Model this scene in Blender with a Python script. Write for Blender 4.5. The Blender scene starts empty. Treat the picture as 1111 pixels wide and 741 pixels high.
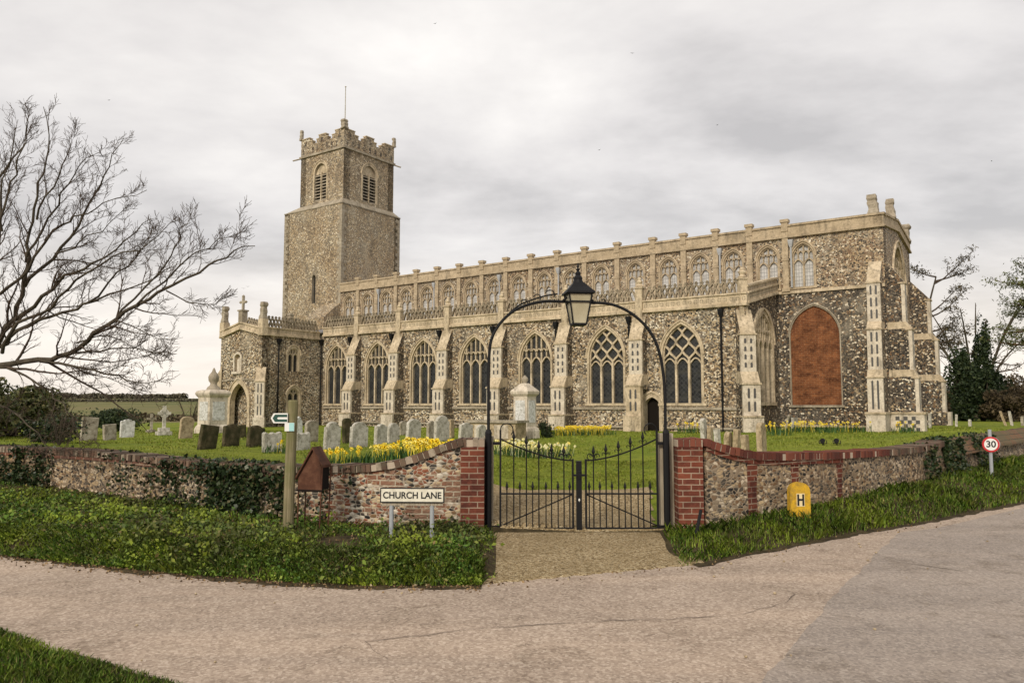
import bpy, math, random
import numpy as np
from mathutils import Vector, Matrix, noise
random.seed(7); RNG = np.random.default_rng(7)
S = bpy.context.scene
COL = S.collection
R_ = math.radians
# ------------------------------------------------------------------ camera, sky, sun, exposure
FPX, PITCH, YAW, EYE = 832.9, .0821, .6133, 1.72
cd = bpy.data.cameras.new('camera'); cam = bpy.data.objects.new('camera', cd); COL.objects.link(cam)
cd.sensor_width = 36; cd.lens = FPX/1111*36; cd.clip_end = 6000; cd.clip_start = .05
cam.location = (0, 0, EYE); cam.rotation_euler = (math.pi/2+PITCH, 0, 0)
S.camera = cam
SUN_AZ, SUN_EL = R_(206), R_(31)          # compass-like azimuth from +Y clockwise, elevation
W = bpy.data.worlds.new('World'); S.world = W; W.use_nodes = True
nt = W.node_tree; nt.nodes.clear()
def wn(t): return nt.nodes.new(t)
out = wn('ShaderNodeOutputWorld'); bg = wn('ShaderNodeBackground'); bg.inputs['Strength'].default_value = .083
sky = wn('ShaderNodeTexSky'); sky.sky_type = 'NISHITA'; sky.sun_disc = False
sky.sun_elevation = SUN_EL; sky.sun_rotation = SUN_AZ; sky.dust_density = 2.0
tc = wn('ShaderNodeTexCoord'); sep = wn('ShaderNodeSeparateXYZ'); nt.links.new(tc.outputs['Generated'], sep.inputs[0])
# cloud-layer coordinates: direction projected on a high flat deck
den = wn('ShaderNodeMath'); den.operation = 'ADD'; den.inputs[1].default_value = .22; nt.links.new(sep.outputs[2], den.inputs[0])
dx = wn('ShaderNodeMath'); dx.operation = 'DIVIDE'; nt.links.new(sep.outputs[0], dx.inputs[0]); nt.links.new(den.outputs[0], dx.inputs[1])
dy = wn('ShaderNodeMath'); dy.operation = 'DIVIDE'; nt.links.new(sep.outputs[1], dy.inputs[0]); nt.links.new(den.outputs[0], dy.inputs[1])
cmb = wn('ShaderNodeCombineXYZ'); nt.links.new(dx.outputs[0], cmb.inputs[0]); nt.links.new(dy.outputs[0], cmb.inputs[1])
mp = wn('ShaderNodeMapping'); mp.inputs['Location'].default_value = (3.0, 1.4, .3); mp.inputs['Scale'].default_value = (.72, 1.0, 1); nt.links.new(cmb.outputs[0], mp.inputs[0])
n1 = wn('ShaderNodeTexNoise'); n1.inputs['Scale'].default_value = 1.15; n1.inputs['Detail'].default_value = 7; n1.inputs['Roughness'].default_value = .52; n1.inputs['Distortion'].default_value = .35
nt.links.new(mp.outputs[0], n1.inputs['Vector'])
bz = wn('ShaderNodeMapRange'); bz.interpolation_type = 'SMOOTHSTEP'; nt.links.new(sep.outputs[2], bz.inputs[0]); bz.inputs[1].default_value = .3; bz.inputs[2].default_value = .5; bz.inputs[3].default_value = -.055; bz.inputs[4].default_value = .05
n2 = wn('ShaderNodeTexNoise'); n2.inputs['Scale'].default_value = 4.2; n2.inputs['Detail'].default_value = 6; n2.inputs['Roughness'].default_value = .55; nt.links.new(mp.outputs[0], n2.inputs['Vector'])
a2 = wn('ShaderNodeMath'); a2.operation = 'MULTIPLY_ADD'; a2.inputs[1].default_value = .35; nt.links.new(n2.outputs[0], a2.inputs[0]); nt.links.new(n1.outputs[0], a2.inputs[2])
a3 = wn('ShaderNodeMath'); a3.operation = 'ADD'; nt.links.new(a2.outputs[0], a3.inputs[0]); nt.links.new(bz.outputs[0], a3.inputs[1])
a4 = wn('ShaderNodeMath'); a4.operation = 'SUBTRACT'; a4.inputs[1].default_value = .175; nt.links.new(a3.outputs[0], a4.inputs[0])
cr = wn('ShaderNodeValToRGB'); nt.links.new(a4.outputs[0], cr.inputs[0])
el = cr.color_ramp.elements
el[0].position = .3; el[0].color = (4.5, 4.28, 4.15, 1); el[1].position = .66; el[1].color = (8.2, 7.85, 7.45, 1)
e = el.new(.45); e.color = (6.3, 6.0, 5.8, 1)
mx = wn('ShaderNodeMix'); mx.data_type = 'RGBA'; mx.inputs[0].default_value = .9
nt.links.new(sky.outputs[0], mx.inputs[6]); nt.links.new(cr.outputs[0], mx.inputs[7])
# warm pale strip of thin cloud near the horizon
hr = wn('ShaderNodeMapRange'); hr.inputs[1].default_value = -.02; hr.inputs[2].default_value = .2; hr.inputs[3].default_value = .75; hr.inputs[4].default_value = 0
nt.links.new(sep.outputs[2], hr.inputs[0])
m2 = wn('ShaderNodeMix'); m2.data_type = 'RGBA'; nt.links.new(hr.outputs[0], m2.inputs[0]); nt.links.new(mx.outputs[2], m2.inputs[6]); m2.inputs[7].default_value = (8.4, 7.5, 6.5, 1)
nt.links.new(m2.outputs[2], bg.inputs[0]); nt.links.new(bg.outputs[0], out.inputs[0])
sd = bpy.data.lights.new('sun', 'SUN'); sd.energy = 1.5; sd.angle = R_(12); sd.color = (1, .9, .75)
sun = bpy.data.objects.new('sun', sd); COL.objects.link(sun)
sv = Vector((math.sin(SUN_AZ)*math.cos(SUN_EL), math.cos(SUN_AZ)*math.cos(SUN_EL), math.sin(SUN_EL)))
sun.rotation_euler = sv.to_track_quat('Z', 'Y').to_euler(); sun.location = sv*60
S.view_settings.view_transform = 'Standard'; S.view_settings.look = 'None'; S.view_settings.gamma = 1
S.view_settings.use_curve_mapping = False; S.view_settings.exposure = 0.72
S.render.engine = 'CYCLES'; S.cycles.max_bounces = 6; S.cycles.transparent_max_bounces = 6

# ------------------------------------------------------------------ object helpers
def tag(o, label=None, cat=None, group=None, kind=None):
    if label: o['label'] = label
    if cat: o['category'] = cat
    if group: o['group'] = group
    if kind: o['kind'] = kind
    return o
def empty(name, loc, rz=0):
    o = bpy.data.objects.new(name, None); COL.objects.link(o); o.location = loc; o.rotation_euler = (0, 0, rz)
    o.empty_display_size = .3
    return o
def link(name, me, parent=None, loc=(0, 0, 0), rz=0):
    o = bpy.data.objects.new(name, me); COL.objects.link(o); o.location = loc; o.rotation_euler = (0, 0, rz)
    if parent: o.parent = parent
    return o
def copy_tree(o, parent=None):
    c = o.copy(); COL.objects.link(c)
    if parent: c.parent = parent
    for ch in [k for k in ALL(o)]: copy_tree(ch, c)
    return c
def ALL(o): return list(o.children)
class MB:
    """collects polygons (with material slots) and links them as one mesh"""
    def __init__(s): s.v = []; s.f = []; s.m = []
    def add(s, pts, m=0):
        i = len(s.v); s.v += [tuple(p) for p in pts]; s.f.append(tuple(range(i, i+len(pts)))); s.m.append(m)
    def grid(s, rows, m=0, closed=False):
        base = len(s.v); n = len(rows[0])
        for r in rows: s.v += [tuple(p) for p in r]
        for a in range(len(rows)-1):
            for b in range(n if closed else n-1):
                c = (b+1) % n
                s.f.append((base+a*n+b, base+a*n+c, base+(a+1)*n+c, base+(a+1)*n+b)); s.m.append(m)
    def box(s, x0, x1, y0, y1, z0, z1, m=0):
        p = [(x, y, z) for z in (z0, z1) for x, y in ((x0, y0), (x1, y0), (x1, y1), (x0, y1))]
        i = len(s.v); s.v += p
        for q in ((0, 3, 2, 1), (4, 5, 6, 7), (0, 1, 5, 4), (1, 2, 6, 5), (2, 3, 7, 6), (3, 0, 4, 7)):
            s.f.append(tuple(i+k for k in q)); s.m.append(m)
    def obox(s, c, ax, ay, az, m=0):
        c, ax, ay, az = map(Vector, (c, ax, ay, az)); i = len(s.v)
        for k in (-1, 1):
            for a, b in ((-1, -1), (1, -1), (1, 1), (-1, 1)): s.v.append(tuple(c+ax*a+ay*b+az*k))
        for q in ((0, 3, 2, 1), (4, 5, 6, 7), (0, 1, 5, 4), (1, 2, 6, 5), (2, 3, 7, 6), (3, 0, 4, 7)):
            s.f.append(tuple(i+k for k in q)); s.m.append(m)
    def prism(s, prof, x0, x1, m=0, mside=None):
        """profile of (y, z) pulled along x; side caps may take another slot"""
        ms = m if mside is None else mside
        s.add([(x0, y, z) for y, z in prof], ms); s.add([(x1, y, z) for y, z in reversed(prof)], ms)
        n = len(prof)
        for k in range(n):
            a, b = prof[k], prof[(k+1) % n]
            s.add([(x0, b[0], b[1]), (x0, a[0], a[1]), (x1, a[0], a[1]), (x1, b[0], b[1])], m)
    def tube(s, pts, rad, n=6, m=0, cap=True):
        pts = [Vector(p) for p in pts]
        if not hasattr(rad, '__len__'): rad = [rad]*len(pts)
        rows = []; up = Vector((.13, .21, 1)).normalized()
        for i, p in enumerate(pts):
            d = (pts[min(i+1, len(pts)-1)]-pts[max(i-1, 0)])
            if d.length < 1e-7: d = Vector((0, 0, 1))
            d.normalize()
            a = d.cross(up)
            if a.length < .15: a = d.cross(Vector((1, 0, 0)))
            a.normalize(); b = d.cross(a)
            rows.append([p+(a*math.cos(t)+b*math.sin(t))*rad[i] for t in [2*math.pi*k/n for k in range(n)]])
        s.grid(rows, m, True)
        if cap: s.add(rows[0][::-1], m); s.add(rows[-1], m)
    def lathe(s, prof, c=(0, 0, 0), n=12, m=0, sq=False):
        rows = []
        for r, z in prof:
            if sq: rows.append([(c[0]+r*a, c[1]+r*b, c[2]+z) for a, b in ((-1, -1), (1, -1), (1, 1), (-1, 1))])
            else: rows.append([(c[0]+r*math.cos(2*math.pi*k/n), c[1]+r*math.sin(2*math.pi*k/n), c[2]+z) for k in range(n)])
        s.grid(rows, m, True); s.add(rows[0][::-1], m); s.add(rows[-1], m)
    def mesh(s, name, mats, smooth=False, off=None):
        me = bpy.data.meshes.new(name)
        v = s.v if off is None else [(a-off[0], b-off[1], c-off[2]) for a, b, c in s.v]
        me.from_pydata(v, [], s.f)
        if not isinstance(mats, (list, tuple)): mats = [mats]
        for k in mats: me.materials.append(k)
        me.polygons.foreach_set('material_index', s.m)
        if smooth: me.polygons.foreach_set('use_smooth', [True]*len(s.f))
        uv = me.uv_layers.new(name='UV').data
        for p in me.polygons:
            nn = p.normal
            if abs(nn.z) > .85: tx, ty = Vector((1, 0, 0)), Vector((0, 1, 0))
            else:
                tx = Vector((-nn.y, nn.x, 0)).normalized(); ty = Vector((0, 0, 1))
            for li in p.loop_indices:
                co = me.vertices[me.loops[li].vertex_index].co
                uv[li].uv = (co.dot(tx), co.dot(ty))
        me.update()
        return me
    def build(s, name, mats, parent=None, loc=(0, 0, 0), rz=0, smooth=False, off=None):
        return link(name, s.mesh(name, mats, smooth, off), parent, loc, rz)
def mesh_np(name, V, F, mat):
    me = bpy.data.meshes.new(name); V = np.asarray(V, np.float32); F = np.asarray(F, np.int32)
    me.vertices.add(len(V)); me.vertices.foreach_set('co', V.ravel())
    k = F.shape[1]; me.loops.add(F.size); me.loops.foreach_set('vertex_index', F.ravel())
    me.polygons.add(len(F)); me.polygons.foreach_set('loop_start', np.arange(0, F.size, k, dtype=np.int32))
    me.materials.append(mat); me.update(calc_edges=True); me.validate()
    return me

# ------------------------------------------------------------------ photograph-measured points on real planes
def ray(u, v):
    a = (u-555.5)/FPX; b = (370.5-v)/FPX
    return a, math.cos(PITCH)-b*math.sin(PITCH), math.sin(PITCH)+b*math.cos(PITCH)
def pt(u, v, D):
    a, c, d = ray(u, v); return Vector((D*a/c, D, EYE+D*d/c))
def px(u, D): return pt(u, 439, D).x
def onz(u, v, z=0.):
    a, c, d = ray(u, v); D = (z-EYE)*c/d; return Vector((D*a/c, D, z))

# ------------------------------------------------------------------ materials
class NB:
    def __init__(s, name, rough=.85, spec=.25):
        s.m = bpy.data.materials.new(name); s.m.use_nodes = True; s.t = s.m.node_tree
        s.b = s.t.nodes['Principled BSDF']; s.b.inputs['Roughness'].default_value = rough
        s.b.inputs['Specular IOR Level'].default_value = spec; s.co = None; s.coord('Object')
    def n(s, t): return s.t.nodes.new(t)
    def l(s, a, b): s.t.links.new(a, b)
    def coord(s, k):
        c = s.n('ShaderNodeTexCoord'); s.co = c.outputs[k]; return s.co
    def mapping(s, sc=(1, 1, 1), loc=(0, 0, 0), rot=(0, 0, 0), src=None):
        q = s.n('ShaderNodeMapping'); q.inputs['Scale'].default_value = sc; q.inputs['Location'].default_value = loc; q.inputs['Rotation'].default_value = rot
        s.l(src or s.co, q.inputs[0]); return q.outputs[0]
    def noise(s, sc, det=4, rough=.55, vec=None, dist=0):
        q = s.n('ShaderNodeTexNoise'); q.inputs['Scale'].default_value = sc; q.inputs['Detail'].default_value = det
        q.inputs['Roughness'].default_value = rough; q.inputs['Distortion'].default_value = dist; s.l(vec or s.co, q.inputs['Vector']); return q.outputs[0]
    def vor(s, sc, feat='F1', vec=None, rnd=1):
        q = s.n('ShaderNodeTexVoronoi'); q.feature = feat; q.inputs['Scale'].default_value = sc; q.inputs['Randomness'].default_value = rnd
        s.l(vec or s.co, q.inputs['Vector']); return q
    def ramp(s, fac, stops, interp='LINEAR'):
        q = s.n('ShaderNodeValToRGB'); s.l(fac, q.inputs[0]); e = q.color_ramp.elements; q.color_ramp.interpolation = interp
        while len(e) < len(stops): e.new(.5)
        for k, (p, c) in enumerate(stops):
            e[k].position = p; e[k].color = (*c, 1) if len(c) == 3 else c
        return q.outputs[0]
    def val(s, fac, a, b, lo=0, hi=1):
        q = s.n('ShaderNodeMapRange'); s.l(fac, q.inputs[0]); q.inputs[1].default_value = a; q.inputs[2].default_value = b
        q.inputs[3].default_value = lo; q.inputs[4].default_value = hi; return q.outputs[0]
    def mix(s, fac, a, b, mode='MIX'):
        q = s.n('ShaderNodeMix'); q.data_type = 'RGBA'; q.blend_type = mode
        for i, x in ((0, fac), (6, a), (7, b)):
            if hasattr(x, 'links'): s.l(x, q.inputs[i])
            elif i == 0: q.inputs[0].default_value = x
            else: q.inputs[i].default_value = (*x, 1)
        return q.outputs[2]
    def sepx(s, src):
        q = s.n('ShaderNodeSeparateColor'); s.l(src, q.inputs[0]); return q.outputs
    def island(s):
        q = s.n('ShaderNodeNewGeometry'); return q.outputs['Random Per Island']
    def bump(s, h, st=.5, d=.02):
        q = s.n('ShaderNodeBump'); q.inputs['Strength'].default_value = st; q.inputs['Distance'].default_value = d
        s.l(h, q.inputs['Height']); s.l(q.outputs[0], s.b.inputs['Normal'])
    def done(s, c):
        if hasattr(c, 'links'): s.l(c, s.b.inputs['Base Color'])
        else: s.b.inputs['Base Color'].default_value = (*c, 1)
        return s.m
def flint(name, sc, stops, mortar, mw, big=.35, tint=(.6, .45, .3), vz=1.25):
    k = NB(name, .7, .35)
    w = k.noise(3.5, 2); wob = k.n('ShaderNodeVectorMath'); wob.operation = 'SCALE'; wob.inputs['Scale'].default_value = .12
    nn = k.n('ShaderNodeTexNoise'); nn.inputs['Scale'].default_value = 5; k.l(k.co, nn.inputs['Vector']); k.l(nn.outputs['Color'], wob.inputs[0])
    ad = k.n('ShaderNodeVectorMath'); k.l(k.co, ad.inputs[0]); k.l(wob.outputs[0], ad.inputs[1])
    vec = k.mapping((1, 1, vz), src=ad.outputs[0])
    v = k.vor(sc, 'F1', vec); e = k.vor(sc, 'DISTANCE_TO_EDGE', vec)
    rnd = k.sepx(v.outputs['Color'])[0]
    col = k.ramp(rnd, stops, 'CONSTANT')
    col = k.mix(k.val(k.noise(40, 3), .3, .7, 0, .5), col, (.3, .27, .22), 'OVERLAY')
    msk = k.val(e.outputs['Distance'], mw*.6, mw*1.5)
    col = k.mix(msk, mortar, col)
    pat = k.val(k.noise(.45, 5, .6), .36, .62, 0, big+.2)
    col = k.mix(pat, col, tint, 'MULTIPLY')
    grime = k.val(k.noise(1.1, 5, .68, k.mapping((1, 1, .3))), .5, .7, 0, .6)
    col = k.mix(grime, col, (.13, .11, .085), 'MIX')
    lim = k.val(k.noise(.8, 4, .6, k.mapping((1, 1, .8), loc=(9, 4, 2))), .56, .7, 0, .4 if vz < 1.5 else .08)
    col = k.mix(lim, col, (.47, .41, .31), 'MIX')
    k.bump(msk, .6, .03)
    return k.done(col)
BLK, DGR, BRN, CRM, WHT, GRY = (.016, .015, .015), (.06, .054, .047), (.2, .12, .062), (.52, .41, .255), (.8, .74, .62), (.21, .18, .145)
M = {}
M['flint'] = flint('flint_warm', 11, [(0, BLK), (.19, DGR), (.3, (.19, .14, .09)), (.38, GRY), (.5, CRM), (.68, (.27, .18, .11)), (.74, (.46, .42, .34)), (.84, WHT)], (.4, .335, .24), .05, .25)
M['flint_clere'] = flint('flint_clerestory', 11.5, [(0, BLK), (.12, DGR), (.24, (.21, .13, .085)), (.4, (.31, .24, .165)), (.55, CRM), (.72, (.19, .13, .085)), (.8, (.42, .38, .31)), (.9, WHT)], (.45, .37, .26), .06, .25)
M['flint_dark'] = flint('flint_dark', 10.5, [(0, BLK), (.3, DGR), (.48, BRN), (.6, GRY), (.72, (.06, .05, .045)), (.84, CRM), (.91, WHT)], (.24, .2, .15), .05, .2)
M['flint_tower'] = flint('flint_tower', 10.5, [(0, DGR), (.14, (.17, .13, .09)), (.34, (.32, .27, .2)), (.55, CRM), (.78, (.2, .16, .115)), (.88, WHT)], (.44, .37, .265), .075, .25)
M['flint_wall'] = flint('flint_boundary', 15, [(0, BLK), (.14, DGR), (.28, BRN), (.42, (.3, .24, .17)), (.56, CRM), (.72, (.1, .085, .07)), (.8, (.64, .57, .46))], (.31, .25, .175), .08, .45, vz=1.7)
def stone(name, c, c2, st=.5):
    k = NB(name, .85, .2)
    a = k.noise(1.3, 6, .65); b = k.noise(9, 5, .6)
    col = k.mix(k.val(a, .35, .68), c, c2)
    col = k.mix(k.val(b, .45, .75, 0, .5), col, (c2[0]*.5, c2[1]*.5, c2[2]*.5))
    col = k.mix(k.val(k.noise(3, 5, .7, k.mapping((1, 1, .3))), .5, .7, 0, st), col, (.1, .085, .062))
    col = k.mix(k.val(k.noise(5.5, 4, .75), .55, .66, 0, .55), col, (.15, .12, .08))
    k.bump(b, .35, .02)
    return k.done(col)
M['stone'] = stone('limestone', (.66, .55, .4), (.4, .32, .21), .75)
M['stone_pale'] = stone('limestone_pale', (.7, .63, .52), (.48, .41, .32), .6)
M['stone_grey'] = stone('limestone_grey', (.42, .37, .29), (.27, .225, .165), .7)
M['stone_window'] = stone('limestone_window', (.52, .42, .29), (.33, .26, .17), .6)
M['stone_dark'] = stone('limestone_stained', (.36, .3, .215), (.2, .165, .115), .6)
M['lead'] = NB('roof_lead', .6).done((.2, .2, .21))
def brick(name, c1, c2, mort, sc=1, dirt=.5, rough=.9):
    k = NB(name, rough, .15); uv = k.coord('UV')
    q = k.n('ShaderNodeTexBrick'); q.inputs['Scale'].default_value = 1; q.inputs['Brick Width'].default_value = .225*sc; q.inputs['Row Height'].default_value = .075*sc
    q.inputs['Mortar Size'].default_value = .007*sc; q.inputs['Mortar Smooth'].default_value = .2
    q.inputs['Color1'].default_value = (*c1, 1); q.inputs['Color2'].default_value = (*c2, 1); q.inputs['Mortar'].default_value = (*mort, 1); q.inputs['Bias'].default_value = 0
    wv = k.n('ShaderNodeVectorMath'); nn = k.n('ShaderNodeTexNoise'); nn.inputs['Scale'].default_value = 14; k.l(uv, nn.inputs['Vector'])
    s2 = k.n('ShaderNodeVectorMath'); s2.operation = 'SCALE'; s2.inputs['Scale'].default_value = .008; k.l(nn.outputs['Color'], s2.inputs[0])
    k.l(uv, wv.inputs[0]); k.l(s2.outputs[0], wv.inputs[1]); k.l(wv.outputs[0], q.inputs['Vector'])
    ob = k.coord('Object')
    col = k.mix(k.val(k.noise(2.2, 5, .65), .4, .7, 0, dirt), q.outputs['Color'], (c2[0]*.35, c2[1]*.4, c2[2]*.5))
    col = k.mix(k.val(k.noise(16, 3), .5, .8, 0, .5), col, (c1[0]*1.5, c1[1]*1.7, c1[2]*1.9))
    k.bump(q.outputs['Fac'], -.5, .01)
    return k.done(col)
M['brick'] = brick('red_brick', (.19, .056, .032), (.105, .034, .024), (.33, .26, .19), 1, .75)
M['brick_pale'] = brick('limewashed_brick', (.19, .085, .055), (.13, .075, .055), (.36, .3, .22), 1, .6)
M['brick_infill'] = brick('brick_infill', (.25, .092, .036), (.14, .046, .02), (.25, .15, .085), 1.3, .9)
k = NB('coping_brick', .9); col = k.ramp(k.island(), [(0, (.05, .034, .026)), (.45, (.105, .06, .042)), (.78, (.16, .1, .068)), (1, (.36, .3, .23))])
col = k.mix(k.val(k.noise(7, 5, .65), .45, .7, 0, .75), col, (.1, .09, .06)); k.bump(k.noise(40, 3), .3, .01); M['coping'] = k.done(col)
k = NB('coping_brick_red', .9); col = k.ramp(k.island(), [(0, (.075, .024, .018)), (.5, (.12, .036, .025)), (1, (.19, .062, .038))])
col = k.mix(k.val(k.noise(9, 5, .65), .5, .75, 0, .5), col, (.06, .045, .035)); k.bump(k.noise(40, 3), .3, .01); M['coping_red'] = k.done(col)
M['mortar'] = NB('mortar', .95).done((.42, .35, .27))
def mixed_wall(name):
    k = NB(name, .85, .2); uv = k.coord('UV'); ob = k.coord('Object')
    q = k.n('ShaderNodeTexBrick'); q.inputs['Scale'].default_value = 1; q.inputs['Brick Width'].default_value = .22; q.inputs['Row Height'].default_value = .072; q.inputs['Mortar Size'].default_value = .009
    q.inputs['Color1'].default_value = (.2, .068, .036, 1); q.inputs['Color2'].default_value = (.25, .15, .1, 1); q.inputs['Mortar'].default_value = (.42, .36, .27, 1); k.l(uv, q.inputs['Vector'])
    vec = k.mapping((1, 1, 1.7)); v = k.vor(15, 'F1', vec); e = k.vor(15, 'DISTANCE_TO_EDGE', vec)
    fc = k.ramp(k.sepx(v.outputs['Color'])[0], [(0, BLK), (.12, DGR), (.26, BRN), (.42, CRM), (.6, (.24, .09, .05)), (.84, (.6, .54, .44))], 'CONSTANT')
    fl = k.mix(k.val(e.outputs['Distance'], .03, .09), (.42, .36, .28), fc)
    msk = k.val(k.noise(2.6, 3, .6), .47, .55)
    col = k.mix(msk, fl, q.outputs['Color'])
    col = k.mix(k.val(k.noise(1.2, 5, .7), .5, .72, 0, .6), col, (.07, .06, .045))
    k.bump(e.outputs['Distance'], .6, .03)
    return k.done(col)
M['mixed_wall'] = mixed_wall('brick_and_flint')
k = NB('leaded_glass_dark', .3, .22); uv = k.coord('UV')
r45 = k.mapping((6, 6, 6), rot=(0, 0, R_(45)), src=uv); ck = k.n('ShaderNodeTexBrick'); ck.offset = 0; ck.inputs['Scale'].default_value = 1; ck.inputs['Brick Width'].default_value = 1; ck.inputs['Row Height'].default_value = 1; ck.inputs['Mortar Size'].default_value = .07
ck.inputs['Color1'].default_value = (.012, .013, .015, 1); ck.inputs['Color2'].default_value = (.03, .032, .034, 1); ck.inputs['Mortar'].default_value = (.05, .05, .05, 1); k.l(r45, ck.inputs['Vector'])
k.coord('Object'); k.bump(k.noise(5, 2), .5, .06); M['glass_dark'] = k.done(k.mix(k.val(k.noise(1.7, 3), .45, .65, 0, .7), ck.outputs['Color'], (.06, .058, .05)))
k = NB('leaded_glass_pale', .25, .5); uv = k.coord('UV')
ck = k.n('ShaderNodeTexBrick'); ck.offset = 0; ck.inputs['Scale'].default_value = 1; ck.inputs['Brick Width'].default_value = .14; ck.inputs['Row Height'].default_value = .2; ck.inputs['Mortar Size'].default_value = .008
ck.inputs['Color1'].default_value = (.4, .39, .37, 1); ck.inputs['Color2'].default_value = (.52, .51, .49, 1); ck.inputs['Mortar'].default_value = (.1, .1, .1, 1); k.l(uv, ck.inputs['Vector']); M['glass_pale'] = k.done(ck.outputs['Color'])  # pale pane colours hold the sky seen through and reflected in the glass
M['dark_flint_panel'] = NB('knapped_flint', .4, .5).done((.07, .066, .062))
M['black_iron'] = NB('black_iron', .55, .2).done((.008, .008, .009))
M['grey_pipe'] = NB('grey_pipe', .5).done((.36, .37, .38))
M['steel'] = NB('galvanised', .5, .4).done((.33, .35, .37))
M['shadow_wood'] = NB('wood_in_shade', .9, .1).done((.014, .011, .009))  # near-black: shade of the doorway and the box side put into the colour
k = NB('weathered_timber', .9, .15); g = k.noise(6, 6, .7, k.mapping((6, 6, .35))); M['timber'] = k.done(k.ramp(g, [(.3, (.2, .165, .12)), (.55, (.38, .33, .25)), (.75, (.5, .44, .35))])); k.bump(g, .5, .01)
k = NB('mossy_timber', .9, .15); g = k.noise(6, 6, .7, k.mapping((6, 6, .35))); M['timber_moss'] = k.done(k.mix(k.val(k.noise(3, 4), .4, .65, 0, .7), k.ramp(g, [(.3, (.1, .085, .05)), (.55, (.24, .2, .12)), (.75, (.32, .28, .19))]), (.13, .14, .05))); k.bump(g, .5, .01)
k = NB('rusty_brown', .8, .2); M['rust'] = k.done(k.ramp(k.noise(5, 6, .7), [(.3, (.035, .018, .012)), (.5, (.085, .036, .021)), (.72, (.16, .08, .048))]))
M['white_paint'] = NB('white_paint', .4, .4).done((.75, .75, .72))
k = NB('sign_white', .5, .4); M['cream_paint'] = k.done(k.mix(k.val(k.noise(9, 6, .7), .45, .7, 0, .6), (.7, .67, .56), (.42, .38, .27)))
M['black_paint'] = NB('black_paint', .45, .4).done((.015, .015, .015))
M['red_paint'] = NB('red_paint', .4, .4).done((.5, .02, .025))
M['green_paint'] = NB('green_paint', .45, .4).done((.01, .06, .045))
M['teal_sticker'] = NB('teal_sticker', .5).done((.35, .62, .62))
k = NB('yellow_concrete', .85, .2); M['yellow'] = k.done(k.mix(k.val(k.noise(11, 6, .75), .42, .66, 0, .85), (.62, .37, .025), (.25, .17, .045))); k.bump(k.noise(30, 4), .5, .01)
k = NB('lamp_glass', .25, .5); M['lamp_glass'] = k.done(k.ramp(k.noise(4, 3), [(.3, (.36, .32, .21)), (.7, (.5, .46, .33))]))
def grave(name, c, c2, moss, ma):
    k = NB(name, .9, .15); a = k.noise(4, 6, .65); col = k.mix(k.val(a, .35, .65), c, c2)
    col = k.mix(k.val(k.noise(9, 5, .7), .45, .66, 0, .85), col, (c2[0]*.42, c2[1]*.4, c2[2]*.34)); col = k.mix(k.val(k.noise(22, 4, .7), .55, .7, 0, .6), col, (c[0]*1.25, c[1]*1.25, c[2]*1.2))
    col = k.mix(k.val(k.noise(2.5, 5, .6), .62-ma*.4, .8-ma*.4), col, moss); k.bump(k.noise(14, 5), .6, .02)
    return k.done(col)
M['grave_light'] = grave('lichen_pale_stone', (.56, .53, .47), (.42, .4, .34), (.18, .17, .1), .12)
M['grave_mid'] = grave('grey_stone', (.43, .39, .32), (.32, .28, .22), (.13, .115, .06), .3)
M['grave_dark'] = grave('mossy_dark_stone', (.13, .105, .06), (.085, .068, .04), (.035, .035, .015), .6)
M['grave_white'] = grave('white_marble', (.68, .68, .66), (.55, .55, .53), (.3, .3, .26), .1)
M['grave_tan'] = grave('tan_stone', (.47, .38, .25), (.36, .28, .18), (.16, .13, .07), .25)
# ground surfaces
k = NB('churchyard_grass', .95, .1); a = k.noise(.35, 5, .6); b = k.noise(3.2, 5, .65); c_ = k.noise(28, 4, .7)
col = k.mix(k.val(a, .38, .62), (.15, .2, .016), (.25, .27, .03)); col = k.mix(k.val(b, .45, .68, 0, .7), col, (.045, .085, .012)); col = k.mix(k.val(c_, .42, .7, 0, .75), col, (.17, .2, .04))
col = k.mix(k.val(k.noise(1.3, 4, .7), .58, .72, 0, .6), col, (.2, .165, .06))
k.bump(c_, .8, .05); M['grass_ground'] = k.done(col)
k = NB('bank_soil', .95, .1); a = k.noise(5, 6, .7); M['soil'] = k.done(k.ramp(a, [(.3, (.02, .016, .01)), (.5, (.055, .042, .022)), (.72, (.12, .09, .045))])); k.bump(a, .9, .05)
k = NB('field', .95, .1); a = k.noise(.02, 4, .55, k.mapping((1, 2.2, 1))); M['field'] = k.done(k.mix(k.val(k.noise(.6, 4), .3, .7, 0, .5), k.ramp(a, [(.38, (.1, .13, .035)), (.5, (.2, .17, .075)), (.62, (.15, .16, .05))]), (.09, .08, .04)))
def road_mat(name, c1, c2, speck, sc=1):
    k = NB(name, .9, .2); a = k.noise(.9, 7, .66); f = k.noise(60, 4, .75); g = k.vor(48, 'F1')
    col = k.mix(k.val(a, .36, .64), c1, c2)
    col = k.mix(k.val(k.noise(.8, 5, .6, k.mapping((.22, 1.5, 1), rot=(0, 0, .06))), .45, .62, 0, .6), col, (c1[0]*1.3, c1[1]*1.27, c1[2]*1.22))
    col = k.mix(k.val(k.noise(1.5, 7, .7, dist=.8), .52, .66, 0, .75), col, (c2[0]*.62, c2[1]*.58, c2[2]*.52))
    col = k.mix(k.val(k.noise(7, 5, .7), .56, .7, 0, .5), col, (c2[0]*.6, c2[1]*.58, c2[2]*.55))
    col = k.mix(speck, col, k.ramp(k.sepx(g.outputs['Color'])[1], [(0, (.08, .06, .045)), (.3, (.26, .21, .165)), (.7, (.42, .345, .27)), (1, (.66, .57, .47))]))
    col = k.mix(k.val(f, .48, .72, 0, .42), col, (c2[0]*.42, c2[1]*.4, c2[2]*.38))
    k.bump(f, .45, .012)
    return k.done(col)
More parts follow.
